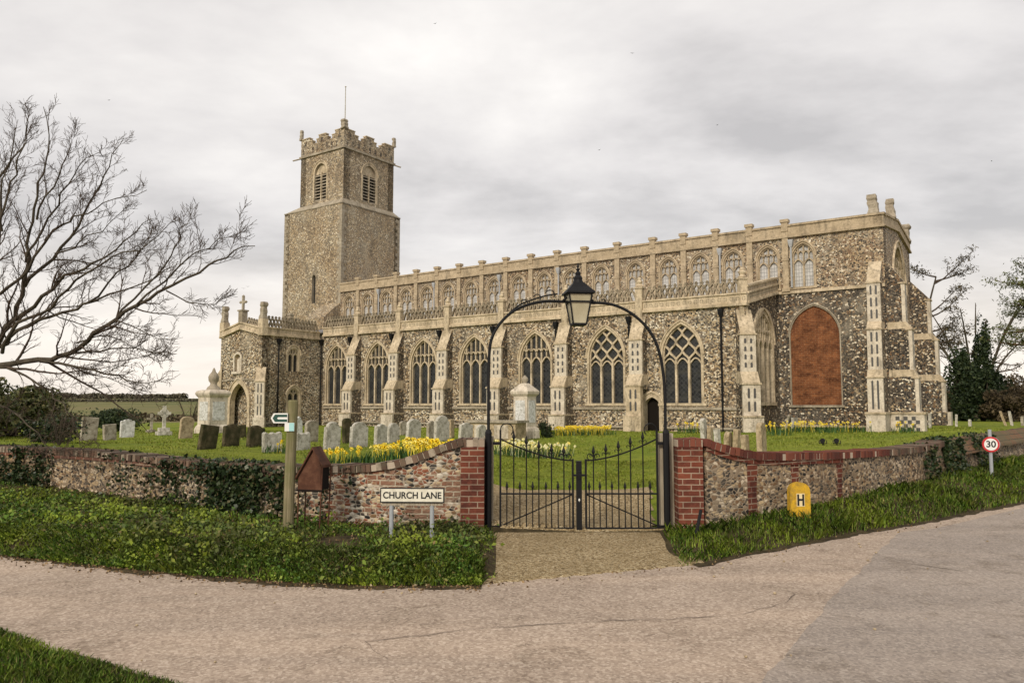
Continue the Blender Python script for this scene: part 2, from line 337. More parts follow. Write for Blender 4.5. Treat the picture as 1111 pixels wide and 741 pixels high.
M['road'] = road_mat('worn_road', (.43, .335, .265), (.315, .24, .185), .4)
M['asphalt'] = road_mat('grey_asphalt', (.3, .257, .228), (.25, .212, .186), .26)
k = NB('gravel', .95, .15); v = k.vor(55, 'F1'); col = k.ramp(k.sepx(v.outputs['Color'])[0], [(0, (.1, .07, .035)), (.3, (.24, .175, .09)), (.65, (.36, .27, .15)), (1, (.52, .43, .28))])
col = k.mix(k.val(k.noise(1.4, 5, .65), .42, .7, 0, .5), col, (.2, .145, .07)); k.bump(v.outputs['Distance'], .8, .02); M['gravel'] = k.done(col)
def leafmat(name, stops, rough=.6, pat=None, sc=1.2, hi=None):
    k = NB(name, rough, .25); col = k.ramp(k.island(), stops)
    if pat: col = k.mix(k.val(k.noise(sc, 3, .6), .42, .62, 0, .75), col, pat)
    if hi: col = k.mix(k.val(k.noise(sc*1.6, 3, .6, k.mapping(loc=(7, 3, 1))), .5, .64, 0, .8), col, hi)
    return k.done(col)
M['blade'] = leafmat('grass_blade', [(0, (.045, .095, .009)), (.5, (.1, .19, .015)), (.85, (.19, .27, .026)), (1, (.36, .3, .12))], .6, (.06, .08, .012), .8, (.23, .3, .024))
M['blade_lawn'] = leafmat('lawn_blade', [(0, (.1, .15, .012)), (.5, (.19, .25, .02)), (.85, (.26, .29, .035)), (1, (.36, .31, .1))], .6, (.15, .16, .022), .8)
M['cover'] = leafmat('ground_leaf', [(0, (.022, .05, .008)), (.4, (.055, .125, .011)), (.75, (.11, .2, .02)), (.92, (.22, .26, .055)), (1, (.22, .14, .06))], .6, (.06, .05, .02), .7, (.25, .31, .026))
M['litter'] = leafmat('leaf_litter', [(0, (.05, .03, .015)), (.5, (.14, .085, .04)), (.9, (.27, .18, .09)), (1, (.4, .32, .2))], .8)
M['ivy'] = leafmat('ivy_leaf', [(0, (.01, .02, .007)), (.5, (.022, .04, .013)), (.85, (.05, .065, .025)), (1, (.1, .075, .035))], .4)
M['daff_leaf'] = leafmat('daffodil_leaf', [(0, (.03, .08, .02)), (1, (.075, .15, .04))], .5)
M['daff'] = leafmat('daffodil_petal', [(0, (.8, .56, .02)), (.6, (.82, .66, .05)), (1, (.85, .78, .3))], .5)
M['daff_pale'] = leafmat('daffodil_petal_pale', [(0, (.85, .7, .12)), (.5, (.85, .8, .42)), (1, (.85, .84, .66))], .5)
M['yew'] = leafmat('yew_needles', [(0, (.012, .024, .009)), (.6, (.025, .042, .015)), (1, (.05, .065, .022))], .6)
M['pine'] = leafmat('pine_needles', [(0, (.05, .07, .02)), (.6, (.1, .12, .035)), (1, (.16, .16, .06))], .6)
M['cedar'] = leafmat('larch_twigs', [(0, (.05, .04, .022)), (.6, (.085, .068, .035)), (1, (.12, .1, .05))], .7)
M['laurel'] = leafmat('evergreen_leaf', [(0, (.03, .04, .012)), (.6, (.07, .08, .025)), (1, (.15, .13, .05))], .5)
M['brown_hedge'] = leafmat('winter_hedge', [(0, (.045, .034, .02)), (.6, (.09, .068, .038)), (1, (.14, .105, .06))], .8)
k = NB('bark', .95, .1); a = k.noise(7, 6, .7, k.mapping((1, 1, .4))); M['bark'] = k.done(k.ramp(a, [(.3, (.035, .028, .022)), (.6, (.085, .072, .052)), (.8, (.125, .115, .08))])); k.bump(a, .6, .02)
M['twig'] = NB('twig', .95, .1).done((.08, .06, .046))
k = NB('pine_bark', .95, .1); a = k.noise(5, 5, .7); M['pine_bark'] = k.done(k.ramp(a, [(.3, (.06, .035, .022)), (.7, (.16, .095, .055))]))
M['far_wood'] = leafmat('far_wood', [(0, (.07, .065, .045)), (.6, (.11, .1, .068)), (1, (.16, .14, .095))], .9)  # hedge colour lightened, so the haze of distance is in the leaves
M['bird'] = NB('bird_black', .8).done((.02, .02, .022))

# ------------------------------------------------------------------ terrain
def poly(ps): return np.array([(p.x, p.y) for p in ps])
EDGE_L = poly([onz(-260, 580), onz(-80, 592), onz(0, 601), onz(100, 612), onz(200, 622), onz(300, 630), onz(400, 634), onz(523, 634)])
EDGE_R = poly([onz(752, 613), onz(820, 600), onz(900, 584), onz(1000, 567), onz(1111, 545), onz(1260, 521), onz(1500, 490)])
GD = 10.42                                                     # the gate stands here
WALL_L = [(-420, 24, 478, .3), (-150, 18.2, 481, .3), (0, 15.2, 483, .28), (110, 13.6, 488, .2), (230, 12.05, 500, .12), (320, 11.1, 504, .12), (410, 10.5, 503, .12), (430, 10.46, 500.5, .12), (450, 10.44, 494, .12), (470, 10.43, 485, .11), (486, 10.42, 477.5, .1), (501, 10.42, 475, .08)]
WALL_R = [(757, 10.42, 475, .08), (770, 10.5, 479.5, .12), (785, 10.62, 485.5, .15), (800, 10.75, 489.5, .2), (830, 11.05, 490.5, .25), (870, 11.6, 490, .28), (920, 12.4, 488.5, .32), (965, 13.4, 486, .36), (1000, 14.5, 481.5, .4), (1012, 15.0, 477, .42)]
WALL_F = [(1012, 15.0, 477, .42), (1040, 16.3, 473.5, .42), (1075, 18.2, 468.5, .4), (1111, 20.6, 463.5, .4), (1180, 26, 459, .4), (1320, 38, 453, .3)]
def wxy(w): return np.array([(px(u, D), D) for u, D, *_ in w])
WL, WR = wxy(WALL_L), wxy(WALL_R+WALL_F[1:])
WALLLINE = np.vstack([WL, WR])                                  # the gate gap is the straight piece in the middle
WZB = np.array([w[3] for w in WALL_L+WALL_R+WALL_F[1:]])
def segdist(P, L, vals=None):
    """signed distance (positive on the left of the polyline's direction) and interpolated values"""
    best = np.full(len(P), 1e9); sg = np.zeros(len(P)); va = np.zeros(len(P))
    for i in range(len(L)-1):
        a, b = L[i], L[i+1]; d = b-a; t = np.clip(((P-a)@d)/(d@d), 0, 1)
        q = a+t[:, None]*d; r = np.hypot(*(P-q).T); cr_ = d[0]*(P[:, 1]-a[1])-d[1]*(P[:, 0]-a[0])
        m = r < best-1e-9; best[m] = r[m]; sg[m] = np.sign(cr_[m])
        if vals is not None: va[m] = (vals[i]+(vals[i+1]-vals[i])*t)[m]
    return best*sg, va
CTRL = np.array([(px(u, D), D, z) for u, D, z in [
    (-420, 26, .75), (-150, 19.5, .8), (0, 16.2, .8), (110, 14.6, .74), (230, 13.2, .66), (320, 12.2, .64), (400, 11.5, .68), (425, 12.4, .74), (450, 11.5, .74), (450, 13, .78), (475, 12.4, .8), (490, 13.2, .74), (495, 11.8, .66), (455, 15, .66), (525, 12, .2),
    (545, 11, .04), (630, 11, .03), (715, 11, .05), (545, 13.4, .06), (630, 14.6, .08), (715, 14, .1), (540, 16, .22), (630, 17, .16), (715, 16, .2), (630, 20, .25),
    (480, 20, .52), (350, 20, .56), (224, 20, .58), (100, 27, .45), (0, 27, .5), (630, 28, .35), (745, 12, .3), (775, 12.2, .6), (800, 13, .76), (870, 13, .8), (940, 14.5, .78), (1000, 16, .76), (1060, 19, .8), (1111, 22.5, .95),
    (900, 20, .65), (900, 30, .48), (1000, 37, .4), (1030, 40, .5), (1095, 40, .6), (265, 51, .25), (400, 47, .28), (500, 46, .3), (700, 39.5, .35), (850, 40, .4), (100, 45, .2), (-150, 40, .4), (1200, 50, .6), (500, 70, .2), (0, 70, -.2), (1000, 70, .5)]])
def churchyard(P):
    d2 = ((P[:, None, :]-CTRL[None, :, :2])**2).sum(2)+.35
    w = d2**-1.7
    return (w*CTRL[:, 2]).sum(1)/w.sum(1)
def sst(a, b, x): t = np.clip((x-a)/(b-a), 0, 1); return t*t*(3-2*t)
AP = np.array([EDGE_L[-1], [px(527, GD), GD], [px(726, GD), GD], EDGE_R[0]])
def inpoly(P, Q):
    c = np.zeros(len(P), bool); n = len(Q)
    for i in range(n):
        a, b = Q[i], Q[(i+1) % n]
        m = (a[1] > P[:, 1]) != (b[1] > P[:, 1])
        with np.errstate(divide='ignore', invalid='ignore'): xx = (b[0]-a[0])*(P[:, 1]-a[1])/(b[1]-a[1])+a[0]
        c ^= m & (P[:, 0] < xx)
    return c
FRONT = np.vstack([EDGE_L, EDGE_R])
def G(x, y):
    P = np.stack([np.atleast_1d(x), np.atleast_1d(y)], 1).astype(float)
    z = np.zeros(len(P))
    for i0 in range(0, len(P), 20000):
        z[i0:i0+20000] = G_(P[i0:i0+20000])
    return z
def G_(P):
    dw, zb = segdist(P, WALLLINE, WZB); de, _ = segdist(P, FRONT)
    fr = np.maximum(de, 0); t = fr/(fr+np.maximum(-dw, 0)+1e-6)
    left = P[:, 0] < 1
    zf = np.where(left, .2*sst(0, .55, fr), .08*sst(0, .7, fr))+(zb-np.where(left, .2, .08))*t
    gap = sst(-.55, -.3, P[:, 0])*(1-sst(2.05, 2.35, P[:, 0]))
    # across the gravel apron in front of the gate the bank stops
    la = px(527, GD)+(P[:, 1]-GD)*(AP[0, 0]-AP[1, 0])/(AP[0, 1]-GD); ra = px(726, GD)+(P[:, 1]-GD)*(AP[3, 0]-AP[2, 0])/(AP[3, 1]-GD)
    ina = sst(-.12, .12, P[:, 0]-la)*(1-sst(-.3, .15, P[:, 0]-ra))
    zf = zf*(1-ina)+.03*t*ina
    zc = churchyard(P)
    far = sst(62, 110, P[:, 1]); zc = zc*(1-far)+far*(-.8+np.clip((P[:, 1]-150)/300, 0, 1)*6.2+np.clip((P[:, 1]-450)/900, 0, 1)*1.5)
    m = sst(-.12, .12, dw)
    z = zf*(1-m)+zc*m
    z = np.where(de < 0, -.05*sst(0, .15, -de), z)
    return z
def gz(x, y): return float(G(np.array([x]), np.array([y]))[0])
def hit(u, v):
    """the ground point seen at a place in the photograph"""
    Ds = np.concatenate([np.arange(9, 40, .05), np.arange(40, 90, .2)])
    a, c, d = ray(u, v); z = EYE+Ds*d/c; g = G(Ds*a/c, Ds)
    # only behind the wall
    dw, _ = segdist(np.stack([Ds*a/c, Ds], 1), WALLLINE)
    ok = np.where((z <= g) & (dw > .3))[0]
    D = Ds[ok[0]] if len(ok) else 40.
    return Vector((D*a/c, D, float(g[ok[0]]) if len(ok) else .4))
xs = np.unique(np.round(np.concatenate([-np.geomspace(18, 2500, 40)[::-1], np.arange(-18, 24, .17), np.geomspace(24, 2500, 40)]), 3))
ys = np.unique(np.round(np.concatenate([[-60, -20, -8], np.arange(-2, 7, .5), np.arange(7, 22, .15), np.arange(22, 60, .6), np.geomspace(60, 3200, 60)]), 3))
XX, YY = np.meshgrid(xs, ys); ZZ = G(XX.ravel(), YY.ravel())
nx = len(xs); I = np.arange(len(ys)*nx).reshape(len(ys), nx)
F = np.stack([I[:-1, :-1], I[:-1, 1:], I[1:, 1:], I[1:, :-1]], -1).reshape(-1, 4)
me = mesh_np('ground', np.stack([XX.ravel(), YY.ravel(), ZZ], 1), F, M['grass_ground'])
me.materials.append(M['soil']); me.materials.append(M['field'])
cen = np.stack([XX.ravel(), YY.ravel()], 1)[F].mean(1)
dwc, _ = segdist(cen, WALLLINE); mi = np.zeros(len(F), np.int32); mi[dwc < .05] = 1; mi[cen[:, 1] > 85] = 2
me.polygons.foreach_set('material_index', mi); me.polygons.foreach_set('use_smooth', np.ones(len(F), bool))
tag(link('ground', me), kind='structure')
# road sheets
def sheet(name, pts, z, mat, parent=None):
    b = MB(); b.add([(p[0], p[1], z) for p in pts]); return b.build(name, mat, parent)
def rough_line(L, step=.12, amp=.03, seed=0):
    o = []
    for a, b in zip(L[:-1], L[1:]):
        n = max(1, int(np.hypot(*(b-a))/step)); d = (b-a)/np.hypot(*(b-a)); nn = np.array([-d[1], d[0]])
        for i in range(n):
            p = a+(b-a)*i/n; k_ = noise.noise(Vector((p[0]*2.2, p[1]*2.2, seed)))+.5*noise.noise(Vector((p[0]*7, p[1]*7, seed)))
            o.append(p+nn*k_*amp)
    o.append(L[-1]); return o
edge = rough_line(FRONT, .12, .05, 3)
rd = [p+np.array([0, .03]) for p in edge]+[np.array([60., 40.]), np.array([60., -40.]), np.array([-60., -40.]), np.array([-60., 10.])]
road = tag(sheet('road', rd, 0, M['road']), kind='structure')
bl = poly([onz(u, v) for u, v in [(800, 790), (815, 757), (830, 735), (863, 700), (896, 655), (940, 613), (962, 590), (975, 578)]])
asph = rough_line(bl, .1, .035, 9)+[np.array(p) for p in ((px(1010, 10.9), 10.9), (px(1111, 13.2), 13.2), (50, 34), (50, -10), (1.5, 3.2))]
tag(sheet('asphalt_patch', asph, .004, M['asphalt']), kind='structure')
def strip(b, pts, w, z, seed):
    """a ragged thin ribbon"""
    L = rough_line(poly(pts), .03, .055, seed); n = len(L)
    for i in range(n-1):
        a, c = L[i], L[i+1]; d = (c-a)/max(1e-6, np.hypot(*(c-a))); nn = np.array([-d[1], d[0]])
        def ww(p): return max(.0015, w*(.5+noise.noise(Vector((p[0]*3, p[1]*3, seed)))))
        p1, p2, p3, p4 = a-nn*ww(a), c-nn*ww(c), c+nn*ww(c), a+nn*ww(a)
        b.add([(p1[0], p1[1], z), (p2[0], p2[1], z), (p3[0], p3[1], z), (p4[0], p4[1], z)])
cb = MB()
strip(cb, [onz(u, v) for u, v in [(395, 696), (440, 691), (500, 685), (560, 681), (640, 674), (700, 672), (760, 670), (810, 667), (845, 657), (862, 645), (855, 641)]], .007, .007, 1)
strip(cb, [onz(u, v) for u, v in [(455, 677), (500, 675), (545, 676)]], .005, .007, 4)
strip(cb, [onz(u, v) for u, v in [(395, 696), (405, 706), (420, 716)]], .004, .007, 5)
strip(cb, [onz(u, v) for u, v in [(965, 610), (1000, 614), (1045, 620)]], .006, .0075, 6)
db = MB(); L = rough_line(EDGE_L, .06, .05, 31); rows = []
for i, p in enumerate(L):
    w_ = .1+.16*max(0, noise.noise(Vector((p[0]*1.3, p[1], 3)))+.5)+.1*noise.noise(Vector((p[0]*6, p[1]*6, 8))); rows.append([(p[0], p[1]+.08, .0035), (p[0], p[1]-w_, .0035)])
db.grid(rows)
L = rough_line(EDGE_R, .06, .05, 32); rows = []
for i, p in enumerate(L[:int(len(L)*.6)]):
    w_ = .05+.1*max(0, noise.noise(Vector((p[0]*1.3, p[1], 3)))+.4)+.06*noise.noise(Vector((p[0]*6, p[1]*6, 8))); rows.append([(p[0]-.03, p[1]+.08, .0085), (p[0]+.02, p[1]-w_, .0085)])
db.grid(rows); db.build('edge_dirt', M['soil'], road)
cb.build('crack', NB('crack_dark', .95).done((.13, .1, .078)), road)
# gravel apron and path, laid on the terrain
gx = np.arange(-2.6, 4.4, .07); gy = np.arange(7.2, 14.9, .07); b = MB()
al, ar = AP[0], AP[3]
def GY(x): return al[1]+(x-al[0])*(ar[1]-al[1])/(ar[0]-al[0])
def in_gravel(x, y):
    j = .07*noise.noise(Vector((x*2.5, y*2.5, 5)))
    if y < GD:
        t = (y-al[1])/(GD-al[1]); xl = al[0]+(px(528, GD)-al[0])*t
        t2 = (y-ar[1])/(GD-ar[1]); xr = ar[0]+(px(727, GD)-ar[0])*min(1, max(0, t2))
        yl = al[1]+(x-al[0])*(ar[1]-al[1])/(ar[0]-al[0])
        return xl-.1+j*.4 < x < xr+.1+j and y > yl-.25
    return px(480, y)+j < x < px(706, y)+j and y < 13.75+(x-.9)*.15+j
hgt = {}
for i in range(len(gx)-1):
    for j in range(len(gy)-1):
        if in_gravel(gx[i]+.035, gy[j]+.035):
            q = []
            for a, c in ((i, j), (i+1, j), (i+1, j+1), (i, j+1)):
                if (a, c) not in hgt: hgt[a, c] = -.012 if gy[c] < GY(gx[a]) else (.012+.03*(gy[c]-GY(gx[a]))/(GD-GY(gx[a])) if gy[c] < GD else gz(gx[a], gy[c])+.014)
                q.append((gx[a], gy[c], hgt[a, c]))
            b.add(q)
tag(b.build('gravel_path', M['gravel']), kind='structure')
# the grass corner in front of the road
cl = poly([onz(u, v) for u, v in [(-90, 655), (0, 684), (60, 706), (130, 726), (205, 748), (280, 775)]])
cor = rough_line(cl, .06, .04, 12)
tag(sheet('grass_corner', cor+[np.array([-1.2, 1.5]), np.array([-9., 1.5]), np.array([-9., 6.])], .012, M['soil']), kind='structure')

# ------------------------------------------------------------------ CHURCH  (plan axes X east, Y north, turned by -YAW)
OX, OY = -27., 42.
cs, sn = math.cos(YAW), math.sin(YAW)
def c2w(X, Y): return (X*cs+Y*sn, -X*sn+Y*cs)
CH = empty('church', (*c2w(OX, OY), 0), -YAW)
tag(CH, 'large medieval flint church with square west tower and long row of clerestory windows', 'church')
OFF = (OX, OY, 0)
def cpart(b, name, mats, parent=None, smooth=False): return b.build(name, mats, parent or CH, smooth=smooth, off=OFF)
YC, YA_, XE, XW, XA = 42.3, 37.0, -6.7, -46.7, -12.1
YN = 51.0
def arch_z(x, w, h):
    x = min(abs(x), w)
    if h >= w:
        R = (w*w+h*h)/(2*w); return math.sqrt(max(0, R*R-(x+R-w)**2))
    t = x/w; return h*(.72*math.sqrt(max(0, 1-t*t))+.28*(1-t))
class Hole:
    def __init__(s, xc, w, sill, spring, h): s.xc, s.w, s.sill, s.spring, s.h = xc, w, sill, spring, h
    def top(s, x): return s.spring+arch_z(x-s.xc, s.w, s.h)
    def breaks(s, n=7): return [s.xc+s.w*math.sin(math.pi/2*k/n) for k in range(-n, n+1)]
    def outline(s, g=0, n=7):
        h = Hole(s.xc, s.w+g, s.sill, s.spring, s.h+g*1.2)
        return [(s.xc-s.w-g, s.sill)]+[(x, h.top(x)) for x in h.breaks(n)]+[(s.xc+s.w+g, s.sill)]
class Fr:
    """a vertical plane: origin, horizontal direction, outward normal"""
    def __init__(s, O, T, N): s.O, s.T, s.N = Vector(O), Vector(T), Vector(N)
    def __call__(s, x, z, d=0): return s.O+s.T*x+Vector((0, 0, z))+s.N*d
def wall(b, f, x0, x1, zb, top, holes=(), depth=.35, m=0, mrev=1, thick=.7):
    if not callable(top): tv = top; top = lambda x: tv
    br = sorted(set([x0, x1]+[round(x, 5) for h in holes for x in h.breaks() if x0 < x < x1]+([] if not hasattr(top, 'br') else top.br)))
    for a, c in zip(br[:-1], br[1:]):
        mid = (a+c)/2; hs = sorted([h for h in holes if abs(mid-h.xc) < h.w], key=lambda h: h.sill)
        za, zc = zb, zb
        for h in hs:
            b.add([f(a, za), f(c, zc), f(c, h.sill), f(a, h.sill)], m); za, zc = h.top(a), h.top(c)
        b.add([f(a, za), f(c, zc), f(c, top(c)), f(a, top(a))], m)
        b.add([f(a, top(a)), f(c, top(c)), f(c, top(c), -thick), f(a, top(a), -thick)], m)
        b.add([f(c, zb, -thick), f(a, zb, -thick), f(a, top(a), -thick), f(c, top(c), -thick)], m)
    for x in (x0, x1): b.add([f(x, zb), f(x, top(x)), f(x, top(x), -thick), f(x, zb, -thick)], m)
    for h in holes:
        o = h.outline()
        for p, q in zip(o, o[1:]+o[:1]): b.add([f(*p), f(*q), f(q[0], q[1], -depth), f(p[0], p[1], -depth)], mrev)
def surround(b, f, h, g=.16, pr=.03, m=0, hood=True):
    i, o = h.outline(0), h.outline(g)
    for k_ in range(len(i)-1):
        b.add([f(*i[k_], pr), f(*o[k_], pr), f(*o[k_+1], pr), f(*i[k_+1], pr)], m)
        b.add([f(*o[k_], pr), f(*o[k_], 0), f(*o[k_+1], 0), f(*o[k_+1], pr)], m)
        b.add([f(*i[k_], pr), f(*i[k_+1], pr), f(*i[k_+1], -.02), f(*i[k_], -.02)], m)
    if hood:
        n = len(o); a_, c_ = h.outline(g), h.outline(g+.06); p2 = pr+.06
        for k_ in range(1, n-2):
            b.add([f(*a_[k_], p2), f(*c_[k_], p2), f(*c_[k_+1], p2), f(*a_[k_+1], p2)], m)
            b.add([f(*c_[k_], p2), f(*c_[k_], 0), f(*c_[k_+1], 0), f(*c_[k_+1], p2)], m)
            b.add([f(*a_[k_], 0), f(*a_[k_], p2), f(*a_[k_+1], p2), f(*a_[k_+1], 0)], m)
def fbox(b, f, x0, x1, z0, z1, d0, d1, m=0):
    p = [f(x, z, d) for d in (d0, d1) for x, z in ((x0, z0), (x1, z0), (x1, z1), (x0, z1))]
    for q in ((0, 3, 2, 1), (4, 5, 6, 7), (0, 1, 5, 4), (1, 2, 6, 5), (2, 3, 7, 6), (3, 0, 4, 7)): b.add([p[k_] for k_ in q], m)
def bar(b, f, pts, w, d0, d1, m=0):
    L, Rr = [], []
    for i, p in enumerate(pts):
        a, c = pts[max(0, i-1)], pts[min(len(pts)-1, i+1)]; tx, tz = c[0]-a[0], c[1]-a[1]; l = math.hypot(tx, tz) or 1
        L.append((p[0]-tz/l*w/2, p[1]+tx/l*w/2)); Rr.append((p[0]+tz/l*w/2, p[1]-tx/l*w/2))
    for i in range(len(pts)-1):
        b.add([f(*Rr[i], d1), f(*Rr[i+1], d1), f(*L[i+1], d1), f(*L[i], d1)], m)
        b.add([f(*L[i], d1), f(*L[i+1], d1), f(*L[i+1], d0), f(*L[i], d0)], m)
        b.add([f(*Rr[i], d0), f(*Rr[i+1], d0), f(*Rr[i+1], d1), f(*Rr[i], d1)], m)
def clipbar(b, f, h, pts, w, d0, d1, m=0, mg=.0):
    run = []
    for p in pts:
        if abs(p[0]-h.xc) <= h.w+mg and p[1] <= h.top(p[0])+mg: run.append(p)
        else:
            if len(run) > 1: bar(b, f, run, w, d0, d1, m)
            run = []
    if len(run) > 1: bar(b, f, run, w, d0, d1, m)
def tracery(b, f, h, n, style, bw=.075, d0=-.24, d1=-.1, m=0, head=None, rr=.5):
    lw = 2*h.w/n; z0 = head if head else h.spring-.1
    xl = [h.xc-h.w+lw*k_ for k_ in range(n+1)]
    for x in xl[1:-1]: bar(b, f, [(x, h.sill), (x, z0)], bw*1.25, d0, d1+.02, m)
    sm = lambda t: t*t*(3-2*t)
    T = [i/8 for i in range(9)]
    if style == 'net':
        for row in range(6):
            half = row % 2
            for k_ in range(-1, n+2):
                x = h.xc-h.w+lw*(k_+.5*half)
                for s_ in (-1, 1):
                    clipbar(b, f, h, [(x+s_*lw/2*sm(t), z0+rr*(row+t)) for t in T], bw, d0, d1, m)
        for k_ in range(n):                                      # cusps in the light heads
            xm = h.xc-h.w+lw*(k_+.5)
            for s_ in (-1, 1): clipbar(b, f, h, [(xm+s_*lw*.46*(1-t), z0-.22+.3*math.sin(math.pi/2*t)) for t in T], bw*.7, d0+.03, d1-.02, m)
    else:
        for k_ in range(n):
            xa, xb = xl[k_], xl[k_+1]; xm = (xa+xb)/2; hw = lw/2; rise = hw*1.05
            for s_ in (-1, 1): clipbar(b, f, h, [(xm+s_*hw*(1-t), z0-.12+rise*math.sin(math.pi/2*min(1, t*1.02))) for t in T], bw*.9, d0, d1, m)
            za = z0-.12+rise
            clipbar(b, f, h, [(xm, za+(.15*i)) for i in range(12)], bw*.8, d0, d1, m)
            zz = za+.3
            for q in range(2):                                   # small panel arches above each light
                xc = xa+lw*(.25+.5*q)
                for s_ in (-1, 1): clipbar(b, f, h, [(xc+s_*hw/2*(1-t), zz+hw*.55*math.sin(math.pi/2*t)) for t in T], bw*.7, d0, d1, m)
        for x in xl[1:-1]: clipbar(b, f, h, [(x, z0+.15*i) for i in range(14)], bw, d0, d1, m)
    o = h.outline(-.02)
    bar(b, f, o, .09, d0, d1+.01, m)
def pane(b, f, h, d=-.22, m=0):
    o = h.outline(0); c = (h.xc, (h.sill+h.spring)/2)
    for p, q in zip(o, o[1:]+o[:1]): b.add([f(c[0], c[1], d), f(*p, d), f(*q, d)], m)
SF = Fr((0, YC, 0), (1, 0, 0), (0, -1, 0)); AF = Fr((0, YA_, 0), (1, 0, 0), (0, -1, 0)); EF = Fr((XA, 0, 0), (0, 1, 0), (1, 0, 0)); GF = Fr((XE, 0, 0), (0, 1, 0), (1, 0, 0))
LF = Fr((0, 0, 0), (1, 0, 0), (0, -1, 0))                       # local frame for repeated pieces
STN = [M['stone'], M['flint'], M['stone_pale'], M['stone_grey'], M['flint_dark'], M['dark_flint_panel'], M['flint_clere']]

# --- clerestory
PIL = [XW+2.0566*(i+1) for i in range(11)]+[-21.75]+[-19.35+1.949*i for i in range(5)]
ends = [XW]+PIL; ctr = [(a+c)/2 for a, c in zip(ends[:-1], ends[1:])]+[-10.66]
ch_holes = [Hole(x, .56, 8.02, 9.62, .74) for x in ctr]
b = MB(); wall(b, SF, XW, XE, 7.8, 10.9, ch_holes, .35, 0, 1); cpart(b, 'clerestory_wall', [M['flint_clere'], M['stone']])
b = MB(); ph = Hole(0, .56, 8.02, 9.62, .74)
surround(b, LF, ph, .09, .025); tracery(b, LF, ph, 2, 'panel', .07, -.22, -.08, 0, 9.35); fbox(b, LF, -.68, .68, 7.9, 8.02, -.3, .07)
cw = b.mesh('clerestory_window', M['stone_window']); b = MB(); pane(b, LF, ph, -.2); cp = b.mesh('pane', M['glass_pale'])
for x in ctr:
    o = link('clerestory_window', cw, CH, (x-OX, YC-OY, 0)); link('pane', cp, o)
b = MB(); b.box(-.16, .16, -.13, .0, 7.85, 11.1); b.box(-.21, .21, -.18, .02, 7.8, 8.0); b.box(-.17, .17, -.18, .1, 11.1, 11.58); b.box(-.22, .22, -.23, .16, 11.6, 11.76); b.box(-.19, .19, -.16, .0, 9.5, 9.58)
pm = b.mesh('pilaster', M['stone_window'])
for x in PIL: link('pilaster', pm, CH, (x-OX, YC-OY, 0))
b = MB(); b.box(XW, XE, YC-.1, YC+.45, 10.86, 11.36); b.box(XW, XE+.12, YC-.17, YC+.5, 11.36, 11.47); b.box(XW, XE+.1, YC-.17, YC, 10.74, 10.86)
cpart(b, 'clerestory_parapet', [M['stone_window']])
b = MB(); b.prism([(YC+.3, 10.8), (46.65, 11.35), (YN-.3, 10.8)], XW, XE-.4, 0); cpart(b, 'nave_roof', M['lead'])
def pipe(X, Y, z0, z1, mat, name='drainpipe'):
    b = MB(); b.tube([(X, Y, z0), (X, Y, z1-.3)], .05, 8)
    for z in np.arange(z0+.6, z1-.5, 1.5): b.tube([(X, Y, z), (X, Y, z+.08)], .065, 8)
    o = cpart(b, name, mat); h = MB(); h.lathe([(.06, z1-.35), (.11, z1-.15), (.13, z1), (.13, z1+.05)], (X, Y, 0), 4, sq=True); cpart(h, 'hopper', mat, o)
for x in (-42.3, -36.65, -30.75, -26.0, -15.2, -11.25): pipe(x, YC-.12, 8.0, 10.55, M['grey_pipe'])
# --- chancel south wall with the bricked arch
bh = Hole(-10.2, 1.25, 1.7, 5.35, 1.6)
b = MB(); wall(b, SF, XA-.3, XE, -.5, 7.72, [bh], .14, 0, 1); cpart(b, 'chancel_wall', [M['flint_dark'], M['stone']])
b = MB(); pane(b, SF, bh, -.1); cpart(b, 'brick_infill', M['brick_infill'])['label'] = 'tall arched panel of orange red brick blocking an old opening'
b = MB(); surround(b, SF, bh, .06, .02); fbox(b, SF, -11.6, -8.8, 1.58, 1.7, -.12, .1); cpart(b, 'arch_surround', M['stone_grey'])
b = MB(); fbox(b, SF, XA-.3, XE, 7.68, 7.84, -.1, .1); cpart(b, 'string_course', M['stone']); b = MB(); fbox(b, SF, XA, XE, .55, .65, -.1, .12); cpart(b, 'string_course', M['stone'])
# --- chancel east wall (low gable)
def gt(y): return 11.05+.52*(1-abs(y-46.65)/4.35)
gt.br = [46.65]
eh = Hole(46.7, 1.95, 3.2, 8.0, 2.45)
b = MB(); wall(b, GF, YC+.01, YN-.01, -.5, gt, [eh], .4, 0, 1); cpart(b, 'east_wall', [M['flint_clere'], M['stone']])
b = MB(); surround(b, GF, eh, .25, .04); tracery(b, GF, eh, 5, 'net', .1, -.28, -.1, 0, 6.6, .55); fbox(b, GF, 44.4, 49.0, 3.0, 3.2, -.3, .12)
o = cpart(b, 'east_window', M['stone']); b = MB(); pane(b, GF, eh, -.3); cpart(b, 'pane', M['glass_dark'], o)
b = MB()
for s_ in (-1, 1):
    y0, y1 = 46.65, 46.65+s_*4.45
    for (d0, d1, za, zc) in ((-.5, .12, 0, .12), (-.45, .06, -.48, 0), (-.1, .13, -.58, -.48)):
        z0, z1 = 11.86, 11.35
        P = [(y0, z0+za), (y1, z1+za), (y1, z1+zc), (y0, z0+zc)]
        fr_, bk = [GF(y, z, d1) for y, z in P], [GF(y, z, d0) for y, z in P]
        b.add(fr_); b.add(bk[::-1])
        for i in range(4): b.add([fr_[i], bk[i], bk[(i+1) % 4], fr_[(i+1) % 4]])
cpart(b, 'gable_coping', M['stone_window'])
